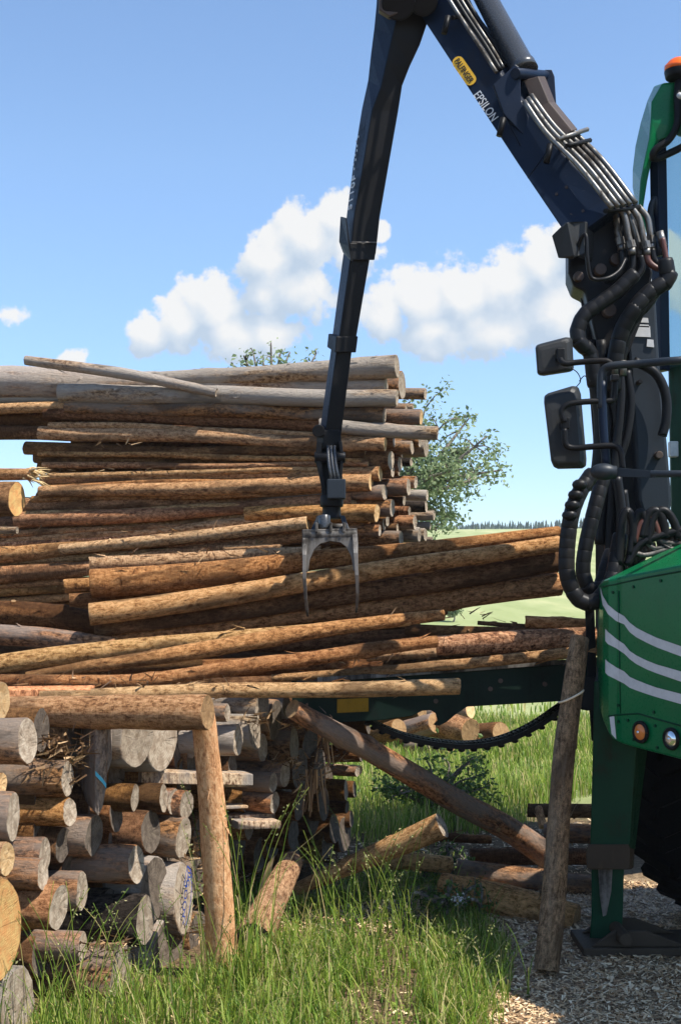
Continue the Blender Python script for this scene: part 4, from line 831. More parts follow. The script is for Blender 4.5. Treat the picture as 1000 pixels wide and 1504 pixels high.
for (x0, y0, x1, y1) in [(664, 26, 698, 20), (818, 205, 862, 190), (832, 214, 866, 206), (888, 310, 938, 304)]:
    mb = MB(); a = P(x0, y0, bd(x0) - .05); b = P(x1, y1, bd(x0) + .12); mb.tube([a, a.lerp(b, .5), b], .013, 6); mb.build('pipe_clamp', BK if y0 != 205 else M['steel'], boom)
for (x, y) in [(655, 36), (805, 225), (736, 186)]:
    a = P(x, y, bd(x) - .06); MB().tube([a + Vector((.01, 0, .045)), a, a + Vector((-.012, 0, -.05))], .016, 8).build('step_peg', BK, boom)
# badge and lettering on the side of the boom
mB, lB, mC, lC = P(679, 33, bd(660)), P(640, 58, bd(660) + .05), P(808, 207, bd(790)), P(759, 240, bd(790) + .05); sl_ = (mB + lB + mC + lC) / 4; dirx = (mC + lC - mB - lB).normalized(); diry = (mB - lB + mC - lC); diry = (diry - dirx * diry.dot(dirx)).normalized(); nrm = dirx.cross(diry)
if nrm.y > 0: nrm = -nrm
def onboom(px, py):  # point on the boom's side face
    x, z = ray(px, py); o = Vector((0, 0, CAMZ)); dv = Vector((x, 1, z)); k = (sl_ - o).dot(nrm) / dv.dot(nrm); return o + dv * k
bc = onboom(682, 105); mb = MB(); hl = .098; hw = .031; poly = []
for cx, s in ((hl - hw, 1), (-hl + hw, -1)):
    for a in range(-90, 91, 30): poly.append(bc + dirx * (cx + s * hw * math.cos(R(a))) + diry * (s * hw * math.sin(R(a))) + nrm * .006)
mb.prism(poly, nrm * .003); badge = mb.build('badge', M['yellow'], boom)
text_mesh('badge_lettering', 'PALFINGER', M['ink_black'], bc - dirx * .083 - diry * .017 + nrm * .0105, dirx, diry, .034, badge, 1.0, .166)
text_mesh('boom_lettering', 'EPSILON', M['ink_white'], onboom(700, 137) - diry * .022 + nrm * .009, dirx, diry, .046, boom, 1.05, .195)
seam = MB().tube([onboom(762, 138) + nrm * .004, onboom(742, 172) + nrm * .006, onboom(764, 214) + nrm * .004], .004, 6).build('weld_seam', NV, boom)
MB().tube([onboom(806, 218) + nrm * .004, onboom(775, 262) + nrm * .004], .004, 6).build('weld_seam', NV, boom)
mb = MB()
c_ = onboom(838, 300); mb.prism([c_ + dirx * a_ + diry * b_ + nrm * .004 for a_, b_ in ((-.1, -.045), (.07, -.045), (.09, -.02), (.09, .04), (-.1, .04))], nrm * .006); plate = mb.build('cover_plate', NV, boom, .002)
for a_, b_ in ((-.085, -.03), (.055, -.03), (.075, .028), (-.085, .028)):
    p_ = c_ + dirx * a_ + diry * b_ + nrm * .009; MB().tube([p_, p_ + nrm * .008], .008, 6, smooth=False).build('bolt', M['rust'], plate)
# boom foot, warning triangle and work lamp
mb = MB(); mb.prism([P(x, y, 6.46) for x, y in [(834, 350), (897, 306), (925, 306), (938, 330), (958, 400), (950, 450), (922, 520), (880, 520), (868, 470), (858, 428), (842, 420), (834, 400)]], (0.03, .26, 0))
mb.build('boom_foot', BK, crane, .012)
mb = MB(); mb.prism([P(x, y, 6.452) for x, y in [(842, 322), (857, 314), (856, 326)]], (0, .004, 0)); mb.build('warning_sticker', M['yellow'], boom)
mb = MB(); mb.loft([[P(809, 346, 6.28), P(830, 328, 6.25), P(840, 380, 6.25), P(819, 380, 6.28)], [P(833, 326, 6.22), P(861, 325, 6.3), P(858, 372, 6.3), P(843, 376, 6.22)], [P(866, 330, 6.42), P(872, 332, 6.46), P(870, 384, 6.46), P(862, 384, 6.42)]])
lampm = mb.build('work_lamp', M['mirror_shell'], crane, .006)
pipe([P(846, 376, 6.3), P(852, 352, 6.26), P(860, 346, 6.24), P(862, 380, 6.24), P(868, 408, 6.26), P(890, 409, 6.26), P(908, 398, 6.3), P(918, 380, 6.34)], .010, M['rubber'], 'lamp_cable', crane)
# mast
mb = MB(); mb.loft([[P(xl, y, 6.55), P(xr, y, 6.55), P(xr, y, 6.55) + Vector((.02, .2, 0)), P(xl, y, 6.55) + Vector((-.02, .2, 0))] for xl, xr, y in [(915, 962, 425), (921, 966, 500), (926, 970, 560), (932, 979, 650), (938, 986, 735), (946, 982, 760), (955, 974, 770)]])
mast = mb.build('mast', M['slate'], crane, .014)
for x0, y0, x1, y1 in [(932, 466, 951, 473), (934, 476, 952, 480), (925, 478, 954, 494), (950, 498, 959, 509)]:
    mb = MB(); mb.prism([P(x0, y0, 6.54), P(x1, y0 + 1, 6.54), P(x1 + 1, y1 + 1, 6.54), P(x0 - 1, y1, 6.54)], (0, .008, 0)); mb.build('data_plate', M['white'], mast)
mb = MB(); mb.prism([P(x, y, 6.53) for x, y in [(929, 434), (936, 434), (936, 441), (929, 441)]], (0, .01, 0)); mb.build('yellow_mark', M['yellow'], mast)
mb = MB(); mb.loft([[P(xl, y, 6.62), P(xr, y, 6.62), P(xr, y, 6.78), P(xl, y, 6.78)] for xl, xr, y in [(850, 928, 428), (858, 930, 480), (864, 932, 560), (870, 936, 640), (874, 940, 720), (874, 950, 860), (874, 1040, 960)]])
mb.build('base_frame', BK, crane, .01)
for x, y, rr in [(968, 668, .02), (940, 560, .012), (895, 455, .035), (905, 380, .03), (882, 395, .03), (850, 405, .025)]:
    p = P(x, y, 6.5 if x > 930 else 6.42); MB().tube([p, p + Vector((0, .1, 0))], rr, 12).build('pivot_pin', M['rust'], crane, .004)
# steel bends, fittings and hoses at the foot of the boom
bend = [([(897, 306), (904, 318), (906, 340), (909, 352)], 6.40), ([(908, 306), (917, 320), (922, 345), (925, 357)], 6.36), ([(918, 304), (926, 325), (933, 346), (937, 360)], 6.42), ([(926, 304), (938, 322), (943, 345), (947, 358)], 6.38), ([(936, 303), (949, 318), (953, 335), (954, 350)], 6.42)]
for pts, d in bend:
    pipe([P(x, y, d) for x, y in pts], .0165, M['steel'], 'pipe_bend', crane)
    x, y = pts[-1]; mb = MB(); mb.tube([P(x - .5, y - 3, d), P(x + 2, y + 7, d)], .024, 6, smooth=False); mb.tube([P(x + 2, y + 7, d), P(x + 3, y + 17, d)], .0195, 10); mb.build('hose_fitting', M['steel'], crane)
for pts, r, mat in [([(912, 368), (912, 392), (902, 408), (888, 412)], .017, 'rubber'), ([(928, 374), (928, 392), (922, 405), (925, 412)], .018, 'rubber'), ([(940, 376), (943, 392), (936, 405), (928, 412)], .017, 'rubber'), ([(949, 372), (952, 384), (962, 393), (970, 394)], .017, 'redhose'), ([(957, 366), (960, 380), (968, 390), (975, 392)], .015, 'rubber'), ([(972, 350), (976, 370), (978, 384), (977, 392)], .014, 'redhose')]:
    pipe([P(x, y, 6.38) for x, y in pts], r, M[mat], 'hose', crane)
MB().tube([P(968, 340, 6.4), P(974, 362, 6.4)], .02, 8).build('hose_fitting', M['steel'], crane)
MB().tube([P(966, 356, 6.42), P(969, 376, 6.42)], .018, 8).build('hose_fitting', M['slate'], crane)
def wrapped(pts, r, d, name, gap=1.0, ringr=1.16, step=.03, mat='rubber', tight=False):
    sp = smooth_path([P(x, y, d + (z if z else 0)) for x, y, z in pts], 12); mb = MB(); mb.tube(sp, r * .93, 12)
    ln = 0; last = sp[0]; nxt = 0
    for i in range(1, len(sp)):
        ln += (sp[i] - last).length; last = sp[i]
        if ln >= nxt:
            dd = (sp[min(i + 1, len(sp) - 1)] - sp[i - 1]).normalized(); hw_ = step * .36 * gap
            mb.tube([sp[i] - dd * hw_, sp[i] - dd * hw_ * .6, sp[i] + dd * hw_ * .6, sp[i] + dd * hw_], [r * .95, r * ringr, r * ringr, r * .95], 12); nxt += step
    return mb.build(name, M[mat], crane)
wrapped([(926, 408, 0), (905, 428, 0), (880, 446, 0), (858, 463, 0), (848, 485, 0), (851, 503, 0), (866, 520, .04), (872, 560, .06)], .036, 6.3, 'wrapped_hose', 2.2, 1.05, .05)
wrapped([(978, 392, 0), (980, 408, 0), (970, 418, 0), (950, 432, 0), (930, 455, 0), (913, 485, .03), (904, 520, .05), (900, 570, .08)], .038, 6.32, 'wrapped_hose', 2.0, 1.06, .06)
wrapped([(962, 428, 0), (950, 445, 0), (935, 462, 0), (918, 492, .03), (908, 540, .06)], .028, 6.36, 'wrapped_hose', 2.0, 1.08, .07)
for pts, r, d in [([(867, 500), (872, 560), (880, 620), (876, 690), (866, 720)], .03, 6.5), ([(882, 500), (886, 580), (892, 640), (886, 720), (880, 800)], .026, 6.46), ([(896, 520), (900, 580), (906, 640), (898, 720), (892, 860)], .024, 6.45), ([(910, 540), (912, 580), (908, 630), (902, 660)], .02, 6.42), ([(920, 545), (926, 590), (920, 640), (908, 690), (905, 820)], .022, 6.46), ([(930, 530), (962, 548), (977, 580), (978, 615), (972, 640)], .024, 6.48), ([(905, 700), (912, 760), (908, 820), (898, 870)], .026, 6.4), ([(915, 720), (920, 780), (916, 840)], .022, 6.42)]:
    pipe([P(x, y, d) for x, y in pts], r, M['rubber'], 'hose', crane, 8, 9)
for x, y in [(902, 538), (914, 540)]: MB().tube([P(x, y - 10, 6.36), P(x, y + 12, 6.36)], .02, 8).build('hose_fitting', M['steel'], crane)
wrapped([(866, 700, .05), (850, 725, .02), (838, 760, 0), (832, 810, 0), (834, 850, 0), (850, 880, 0), (875, 882, 0), (898, 850, .05), (910, 790, .1)], .036, 6.15, 'hose_loop', 2.0, 1.075, .05)
wrapped([(884, 705, .06), (872, 750, .03), (860, 800, .02), (856, 840, .02), (866, 864, .02), (880, 862, .05), (894, 820, .1)], .034, 6.25, 'hose_loop', 2.0, 1.07, .055)
for k, (x, y) in enumerate([(851, 712), (845, 727), (840, 742), (836, 757)]):
    mb = MB(); c = P(x, y, 6.12); mb.sphere(c, .034, 10, 6, 0, (1.1, .9, .8)); mb.build('hose_link', M['rubber'], crane)
# hoses lying over the hood behind the valve block
for pts, r, mat in [([(925, 815), (930, 775), (938, 752), (946, 760), (950, 790)], .018, 'rubber'), ([(942, 790), (950, 758), (962, 750), (972, 762), (978, 790)], .021, 'rubber'), ([(950, 800), (960, 758), (975, 750), (988, 765), (996, 790)], .021, 'rubber'), ([(930, 800), (940, 770), (955, 760), (964, 775), (968, 792)], .016, 'redhose'), ([(920, 830), (938, 800), (965, 788), (1010, 776)], .02, 'rubber'), ([(908, 830), (912, 770), (920, 750), (928, 765), (930, 800)], .02, 'rubber'), ([(925, 796), (945, 786), (975, 796), (1010, 800)], .012, 'worn'), ([(928, 800), (940, 790), (960, 805), (985, 800)], .010, 'worn'), ([(945, 778), (955, 790), (958, 805), (970, 812)], .008, 'worn'), ([(960, 782), (972, 800), (990, 806), (1010, 790)], .012, 'rubber'), ([(932, 812), (950, 815), (985, 806), (1015, 812)], .012, 'worn')]:
    pipe([P(x, y, 6.2) for x, y in pts], r, M[mat], 'hose', crane, 7, 8)
mb = MB(); rg = random.Random(6)
for i in range(16):
    a = P(920 + 5 * i + rg.uniform(-3, 3), 812 - 2.2 * i + rg.uniform(-4, 4), 6.22); mb.tube([a, a + Vector((.01, 0, -.06))], rg.uniform(.008, .016), 6)
mb.build('valve_block', M['rust'], crane)
# stick boom and its telescoping sections
def sd(d, y): return d + .21 + .00014 * y
def ssec(L, C, Rr, d, dl=.15, dr=.05):
    d = sd(d, C[1])
    a = P(*L, d + dl); c = P(*C, d); r_ = P(*Rr, d + dr); return [a, c, r_, a + r_ - c]
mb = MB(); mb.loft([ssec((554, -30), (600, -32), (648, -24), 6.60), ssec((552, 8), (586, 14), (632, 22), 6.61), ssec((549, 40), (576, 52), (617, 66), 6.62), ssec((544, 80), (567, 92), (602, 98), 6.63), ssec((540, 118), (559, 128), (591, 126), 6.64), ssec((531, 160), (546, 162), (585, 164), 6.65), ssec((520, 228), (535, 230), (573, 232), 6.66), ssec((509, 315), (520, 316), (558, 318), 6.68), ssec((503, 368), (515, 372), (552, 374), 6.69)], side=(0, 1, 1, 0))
stick = mb.build('stick_boom', [NV, BK], crane, .006)  # inner faces black: the main boom's shade put into the colour
mb = MB(); mb.tube([P(585, 4, 6.72), P(585, 4, 7.04)], .09, 20); mb.tube([P(622, 2, 6.72), P(622, 2, 7.1)], .075, 20); mb.build('elbow_pin', BK, crane, .008)
mb = MB(); mb.prism([P(x, y, 6.74) for x, y in [(556, -20), (580, -20), (592, 2), (588, 18), (572, 24), (556, 14)]], (0, .05, 0)); mb.build('elbow_plate', M['rust'], crane, .006)
mb = MB(); mb.loft([ssec((500, 318), (508, 320), (509, 320), 6.66, .12, .02), ssec((498, 355), (512, 362), (514, 364), 6.66, .12, .02), ssec((504, 372), (516, 384), (518, 384), 6.66, .12, .02)]); mb.loft([ssec((503, 354), (514, 357), (554, 357), 6.675, .16, .05), ssec((506, 378), (514, 382), (550, 382), 6.675, .16, .05)])
mb.build('stick_collar', BK, stick, .005)
MB().tube([P(516, 356, 6.92), P(553, 356, 6.97)], .004, 6).build('collar_edge', M['worn'], stick)
mb = MB(); mb.loft([ssec((504, 372), (515, 374), (544, 376), 6.70, .12, .04), ssec((487, 500), (497, 502), (522, 504), 6.72, .12, .04)], side=(0, 1, 1, 0)); mb.build('telescope_section', [NV, BK], crane, .005)  # inner faces of this section carry the same painted shade

mb = MB(); mb.loft([ssec((482, 490), (494, 494), (526, 494), 6.70, .14, .05), ssec((480, 510), (492, 518), (523, 518), 6.70, .14, .05)]); mb.build('stick_collar', BK, stick, .005)
mb = MB(); mb.loft([ssec((486, 512), (494, 514), (517, 514), 6.73, .1, .03), ssec((469, 636), (477, 640), (501, 640), 6.745, .1, .03)], side=(0, 1, 1, 0)); mb.build('telescope_section', [NV, BK], crane, .004)  # black inner faces again, shade put into the colour

mb = MB(); mb.loft([ssec((465, 628), (476, 632), (501, 632), 6.72, .1, .04), ssec((465, 652), (474, 660), (502, 660), 6.72, .1, .04)]); mb.tube([P(468, 633, 6.98), P(468, 633, 7.2)], .035, 14); mb.build('stick_tip', BK, crane, .005)
up = (P(520, 230, 7.05) - P(509, 315, 7.085)).normalized(); fx = (P(520, 316, 6.934) - P(509, 315, 7.084)).normalized(); nn = up.cross(fx)
if nn.y > 0: nn = -nn
text_mesh('stick_lettering', 'S110F', M['ink_white'], P(517, 316, 6.945).lerp(P(510, 316, 7.075), .12) + nn * .006 + up * .03, up, -fx, .07, stick, 1.15, .19)
mb = MB(); rg = random.Random(8); q0 = P(524, 250, 6.965)
for i in range(8):
    a = q0 + up * (.025 * i) - fx * rg.uniform(.02, .06) + nn * .006; mb.quad(a, a + up * .012, a + up * .014 - fx * .02, a - fx * .016)
mb.build('worn_lettering', M['ink_white'], stick, fix=False)

# ---------------------------------------------------------------- the grapple hanging from the stick
def Pg(x, y, d): return P(x, y, d + .28)
gc = Pg(487, 780, 6.74)
gr = empty('log_grapple', gc, 'worn grey grapple with curved tines clamped round the load of logs', 'grapple')
mb = MB(); mb.loft([[Pg(a, y, 6.72), Pg(b, y, 6.72), Pg(b, y, 6.84), Pg(a, y, 6.84)] for a, b, y in [(465, 473, 650), (463, 472, 676), (468, 474, 696), (472, 479, 716), (474, 482, 740)]]); mb.loft([[Pg(a, y, 6.72), Pg(b, y, 6.72), Pg(b, y, 6.84), Pg(a, y, 6.84)] for a, b, y in [(497, 502, 648), (500, 505, 672), (498, 503, 690), (496, 502, 716), (494, 502, 740)]]); mb.loft([[Pg(472, y, 6.79), Pg(499, y, 6.79), Pg(499, y, 6.84), Pg(472, y, 6.84)] for y in (652, 740)])
mb.tube([Pg(462, 672, 6.74), Pg(507, 672, 6.74)], .03, 14); mb.build('hanger_link', BK, gr, .004)
for k in range(3): MB().tube(smooth_path([Pg(481 + 5 * k, 655, 6.74), Pg(483 + 5 * k, 680, 6.7), Pg(486 + 5 * k, 698, 6.69), Pg(488 + 5 * k, 715, 6.72)], 5), .0085, 8).build('hose', M['cyl'], gr)
mb = MB(); mb.box(Pg(494, 719, 6.68), .098, .1, .105); mb.build('rotator_block', M['slate'], gr, .006)
mb = MB(); mb.tube([Pg(487, 728, 6.75), Pg(487, 744, 6.75), Pg(487, 745, 6.75), Pg(487, 758, 6.75), Pg(487, 762, 6.75)], [.062, .064, .05, .05, .055], 18); mb.build('rotator', BK, gr, .003)
mb = MB()
for a, b, c_, d_ in (((466, 757), (476, 757), (462, 784), (454, 784)), ((499, 757), (506, 757), (515, 782), (506, 782))):
    mb.loft([[Pg(*a, 6.66), Pg(*b, 6.66), Pg(*b, 6.82), Pg(*a, 6.82)], [Pg(*d_, 6.62), Pg(*c_, 6.62), Pg(*c_, 6.86), Pg(*d_, 6.86)]])
mb.build('head_bracket', M['slate'], gr, .004)
mb = MB(); mb.tube([Pg(476, 758, 6.62), Pg(477, 778, 6.60)], .033, 16); mb.build('jaw_cylinder', M['cyl'], gr, .004)
mb = MB(); mb.tube([Pg(486, 774, 6.62), Pg(508, 774, 6.62)], .018, 12); mb.build('cylinder_rod', M['steel'], gr)
for side in (1, -1):
    dd = (lambda d: d) if side == 1 else (lambda d: 13.62 - d)
    mb = MB(); mb.tube([Pg(445, 786, dd(6.56)), Pg(524, 784, dd(6.56))], .03, 14)
    top = [(444, 778), (524, 776), (526, 800), (526, 840), (519, 838), (516, 818), (509, 804), (500, 797), (485, 795), (470, 799), (461, 808), (455, 822), (452, 840), (444, 842)]
    mb.prism([Pg(x, y, dd(6.535)) for x, y in top], (0, .03 * side, 0))
    for x in (465, 486, 505): mb.box(Pg(x, 775, dd(6.56)), .014, .08, .05)
    jw = mb.build('jaw', M['worn'], gr, .003)
    for tp in ([(448, 790, 6.53), (447, 815, 6.485), (447, 850, 6.475), (449, 880, 6.50), (451, 899, 6.56), (452, 906, 6.62)], [(521, 784, 6.53), (522, 812, 6.485), (524, 845, 6.475), (525, 872, 6.50), (524, 893, 6.56), (523, 900, 6.62)]):
        mb = MB(); secs = []
        for i, (x, y, d) in enumerate(tp):
            h = [.06, .05, .042, .034, .026, .012][i]; w_ = [.013, .0105, .0095, .008, .007, .005][i]; c = Pg(x, y, dd(d)); nx_ = Vector((w_, 0, 0)); ny = Vector((0, h * side, h * .25 if i > 3 else 0)); secs.append([c - nx_, c + nx_, c + nx_ + ny, c - nx_ + ny])
        mb.loft(secs); mb.build('tine', M['worn'], gr, .002)
# ---------------------------------------------------------------- the green chipper truck
GN = M['green']
A0 = P(905, 900, 5.94); B0 = P(1000, 900, 5.58); A0.z = B0.z = 0
W = (B0 - A0).normalized(); BKW = Vector((-W.y, W.x, 0))
def dh(px):
    if px <= 905:
        for (a, da), (b, db) in zip([(876, 6.3), (880, 6.12), (885, 6.03), (893, 5.97)], [(880, 6.12), (885, 6.03), (893, 5.97), (905, 5.94)]):
            if px <= b: return da + (db - da) * (px - a) / (b - a)
    k = (px - 500) / F; t = (A0.x - k * A0.y) / (k * W.y - W.x); return A0.y + W.y * t
def H(px, py, off=0.0):
    d = dh(px); p = P(px, py, d); x, z = ray(px, py); n = Vector((W.y, -W.x, 0)) if px > 905 else Vector((-.75, -.66, 0)); return p + n * off
truck = empty('chipper_truck', G(960, 1380), 'green chipper truck with white swoosh stripes, cut off by the right edge', 'truck')
def lerp1(px, tab):
    if px <= tab[0][0]: return tab[0][1]
    for (a, va), (b, vb) in zip(tab, tab[1:]):
        if px <= b: return va + (vb - va) * (px - a) / (b - a)
    (a, va), (b, vb) = tab[-2:]; return vb + (vb - va) / (b - a) * (px - b)
TOP = [(876, 861), (885, 853), (912, 846), (1000, 829)]; BOT = [(876, 1030), (885, 1060), (893, 1078), (900, 1087), (915, 1094), (1000, 1116)]
def hood_loop(top, bot, bulge=.012):
    n = 6; fr = [bot.lerp(top, i / n) for i in range(n + 1)]
    tb = top + BKW * .55 + Vector((0, 0, .21)); tb2 = top + BKW * 1.3 + Vector((0, 0, .26)); return fr + [tb, tb2, bot + BKW * 1.3]
loops = [hood_loop(P(px, lerp1(px, TOP), dh(px)), P(px, lerp1(px, BOT), dh(px))) for px in (876, 880, 885, 889, 893, 899, 905, 912, 925, 950, 975, 1000, 1040)]
tp = P(1040, lerp1(1040, TOP), dh(1040)); bp = P(1040, lerp1(1040, BOT), dh(1040))
for s in (.6, 1.3, 1.9): loops.append(hood_loop(tp + W * s + Vector((0, 0, .02 * s)), bp + W * s))
mb = MB(); mb.loft(loops); hood = mb.build("hood", GN, truck, .012)
# white swooshes, a few mm proud of the paint
def stripe(pts, name='stripe'):
    mb = MB(); xs = []; 
    for (x, y0, y1) in pts: xs.append((H(x, y0, .004), H(x, y1, .004)))
    n = len(mb.v)
    for a, b in xs: mb.v.extend((a, b))
    for i in range(len(xs) - 1): mb.face((n + 2 * i, n + 2 * i + 1, n + 2 * i + 3, n + 2 * i + 2), 0, True)
    return mb.build(name, M['white'], hood, fix=False)
def interp(tab, xs):
    return [(x, lerp1(x, [(a, b) for a, b, c in tab]), lerp1(x, [(a, c) for a, b, c in tab])) for x in xs]
XS = [880, 882, 885, 889, 893, 899, 905, 911, 917, 925, 935, 950, 965, 980, 1000, 1020]
stripe(interp([(882, 862, 868), (885, 874, 888), (893, 888, 902), (905, 898, 912), (917, 905, 917), (922, 912, 926), (935, 922, 936), (960, 935, 949), (1000, 949, 964), (1040, 960, 976)], [x for x in XS if x >= 882]))
stripe(interp([(886, 920, 938), (893, 928, 946), (905, 938, 952), (917, 946, 960), (925, 956, 968), (940, 966, 979), (965, 976, 989), (1000, 986, 1001), (1040, 996, 1012)], [x for x in XS if x >= 886]))
stripe(interp([(889, 968, 988), (893, 972, 992), (905, 980, 998), (917, 986, 1004), (925, 994, 1010), (940, 1001, 1016), (965, 1010, 1024), (1000, 1019, 1034), (1040, 1028, 1044)], [x for x in XS if x >= 889]))
def hline(tab, r, mat, name):
    return MB().tube([H(x, y, .001) for x, y in tab], r, 6).build(name, mat, hood)
for x, y in ((908, 1060), (922, 1058), (930, 1086), (962, 1066), (965, 1098), (900, 870), (930, 862), (970, 853), (908, 1036), (960, 1046)):
    p = H(x, y); MB().tube([p, p + Vector((W.y, -W.x, 0)) * .006], .007, 8).build('bolt', M['green_dark'], hood)
hline([(908, 868), (909, 940), (910, 1010), (911, 1048)], .0025, M['green_dark'], 'panel_seam')
hline([(893, 1052), (899, 1051), (905, 1050), (937, 1048), (960, 1055), (1000, 1066), (1040, 1076)], .004, M['green_dark'], 'panel_seam')
hline([(885, 862), (893, 860), (905, 858), (950, 848), (1000, 839), (1040, 831)], .004, M['green_dark'], 'panel_seam')
mb = MB(); mb.quad(H(895, 1052, .003), H(902, 1052, .003), H(905, 1086, .003), H(898, 1078, .003)); mb.build('reflector_strip', M['white'], hood, fix=False)
NF = Vector((W.y, -W.x, 0))
for px, py, mat, nm in [(943, 1075, 'amber_lens', 'indicator_lamp'), (988, 1085, 'lamp_glass', 'headlight')]:
    c = H(px, py); r = 12.5 / F * dh(px); mb = MB(); mb.tube([c - NF * .01, c + NF * .014], r, 24)
    u = W; v_ = Vector((0, 0, 1)); n0 = len(mb.v)
    rings = [(1.0, .014), (.75, .022), (.4, .027)]
    for k, (q, z) in enumerate(rings):
        for s in range(24): a = s * math.pi / 12; mb.v.append(c + NF * z + (u * math.cos(a) + v_ * math.sin(a)) * r * q)
    for k in range(2):
        for s in range(24): mb.face((n0 + k * 24 + s, n0 + k * 24 + (s + 1) % 24, n0 + (k + 1) * 24 + (s + 1) % 24, n0 + (k + 1) * 24 + s), 0, True)
    mb.face(tuple(n0 + 48 + s for s in range(24)), 0)
    lampo = mb.build(nm, M[mat], truck)
    mb = MB(); pts = [c + NF * .012 + (u * math.cos(a * math.pi / 12) + v_ * math.sin(a * math.pi / 12)) * r * 1.1 for a in range(25)]; mb.tube(pts, .009, 6, caps=False); mb.build('bezel', BK, lampo)
    mb = MB(); mb.sphere(c + NF * .026, r * .2, 10, 6); mb.build('bulb', M['lamp_glass'], lampo)
# dark plates and posts left of the hood
mb = MB(); mb.loft([[P(a, y, 6.22), P(b, y, 6.2), P(b, y, 6.34), P(a, y, 6.36)] for a, b, y in [(872, 893, 868), (874, 894, 900), (880, 897, 960), (873, 897, 1005), (876, 897, 1020)]]); mb.build('guard_plate', M['slate'], truck, .004)
mb = MB(); mb.loft([[P(a, y, 6.42), P(b, y, 6.42), P(b, y, 6.5), P(a, y, 6.5)] for a, b, y in [(858, 872, 880), (862, 876, 1000), (866, 880, 1060)]]); mb.loft([[P(a, y, 6.4), P(b, y, 6.4), P(b, y, 6.46), P(a, y, 6.46)] for a, b, y in [(866, 872, 1055), (868, 873, 1088)]]); mb.build('frame_post', BK, truck, .004)
mb = MB(); mb.tube([P(862, 1018, 6.4), P(862, 1018, 7.3)], .085, 20); mb.build('drum', BK, truck, .006)
# stabiliser leg
leg = None; mb = MB(); mb.loft([[P(a, y, 6.14), P(b, y, 6.10), P(c_, y, 6.22), P(c_, y, 6.36), P(a, y, 6.38)] for a, b, c_, y in [(872, 936, 953, 1000), (870, 934, 950, 1100), (868, 928, 940, 1180), (866, 924, 932, 1248)]])
leg = mb.build('stabiliser_leg', M['green_dark'], truck, .006)
mb = MB(); mb.loft([[P(a, y, 6.12), P(b, y, 6.09), P(b + 6, y, 6.2), P(b + 4, y, 6.4), P(a, y, 6.4)] for a, b, y in [(864, 922, 1240), (860, 925, 1248), (861, 924, 1274), (866, 920, 1277)]]); mb.build('leg_collar', M['dirt_plate'], leg, .004)
mb = MB(); mb.loft([[P(a, y, 6.17), P(b, y, 6.14), P(b, y, 6.34), P(a, y, 6.36)] for a, b, y in [(868, 916, 1270), (868, 914, 1345), (865, 911, 1384)]]); mb.build('leg_ram', M['green_dark'], leg, .006)
mb = MB(); mb.prism([P(x, y, 6.135) for x, y in [(878, 1276), (899, 1276), (897, 1310), (890, 1344), (885, 1346), (881, 1320)]], (0, .006, 0)); mb.build('pale_strip', M['worn'], leg)  # pale steel strip tapering down the front of the ram
g0 = G(912, 1392); mb = MB(); mb.box(Vector((g0.x + .07, g0.y + .03, .016)), .54, .34, .036)
for s in (-.16, .16): mb.prism([Vector((g0.x - .16, g0.y + s * .75, .034)), Vector((g0.x + .28, g0.y + s * .75, .034)), Vector((g0.x + .09, g0.y + s * .75, .105)), Vector((g0.x - .06, g0.y + s * .75, .105))], (0, .02, 0))
mb.tube([Vector((g0.x - .02, g0.y - .2, .085)), Vector((g0.x - .02, g0.y + .2, .085))], .03, 14)
mb.build('foot_plate', M['dirt_plate'], leg, .006)
# wheel behind the leg
wc = Vector((1.93, 7.0, .6)) + W * .3; mb = MB(); prof = [(-.26, .40), (-.27, .50), (-.24, .585), (-.12, .60), (.12, .60), (.24, .585), (.27, .50), (.26, .40)]; NS = 40
n0 = 0
for s in range(NS):
    a = 2 * math.pi * s / NS; rd = BKW * math.cos(a) + Vector((0, 0, 1)) * math.sin(a)
    for q, r in prof: mb.v.append(wc + W * q + rd * r)
for s in range(NS):
    for k in range(len(prof)):
        a = s * len(prof) + k; b = s * len(prof) + (k + 1) % len(prof); c2 = ((s + 1) % NS) * len(prof); mb.face((a, b, c2 + (k + 1) % len(prof), c2 + k), 0, True)
for s in range(26):
    for sd in (-1, 1):
        a = 2 * math.pi * (s + (.5 if sd > 0 else 0)) / 26; rd = BKW * math.cos(a) + Vector((0, 0, 1)) * math.sin(a); tg = rd.cross(W); ax = (W * sd + tg * .45).normalized(); mb.box(wc + W * sd * .13 + rd * .605, .25, .07, .035, (ax, ax.cross(rd), rd))
wh = mb.build('wheel', M['tyre'], truck, 0); mb = MB(); mb.tube([wc - W * .2, wc + W * .2], .39, 24); mb.build('rim', M['dirt_plate'], wh, .01)
# chassis behind the wheel and under the hood
mb = MB(); c = A0 + W * 1.3 + BKW * 2.6; c.z = .95; mb.box(c, 1.7, 4.6, .35, (W, BKW, Vector((0, 0, 1)))); mb.build('chassis', BK, truck, .01)
mb = MB(); c = A0 + W * 1.25 + BKW * 3.7; c.z = 1.55; mb.box(c, 2.4, 3.6, .9, (W, BKW, Vector((0, 0, 1)))); mb.build('body', M['green_dark'], truck, .03)
mb = MB(); c = A0 + W * 1.5 + BKW * .62; c.z = 2.13; mb.box(c, .95, 1.0, .8, (W, BKW, Vector((0, 0, 1)))); mb.build('added_shade_block', GN, truck, .05)  # unseen block added above the hood to shade the ground
mb = MB(); c = A0 + W * 2.25 + BKW * .3; mb.tube([Vector((c.x, c.y, 1.5)), Vector((c.x, c.y, 3.0))], .09, 14); mb.build('added_shade_pipe', M['worn'], truck)  # unseen upright pipe, added with the block for its shadow
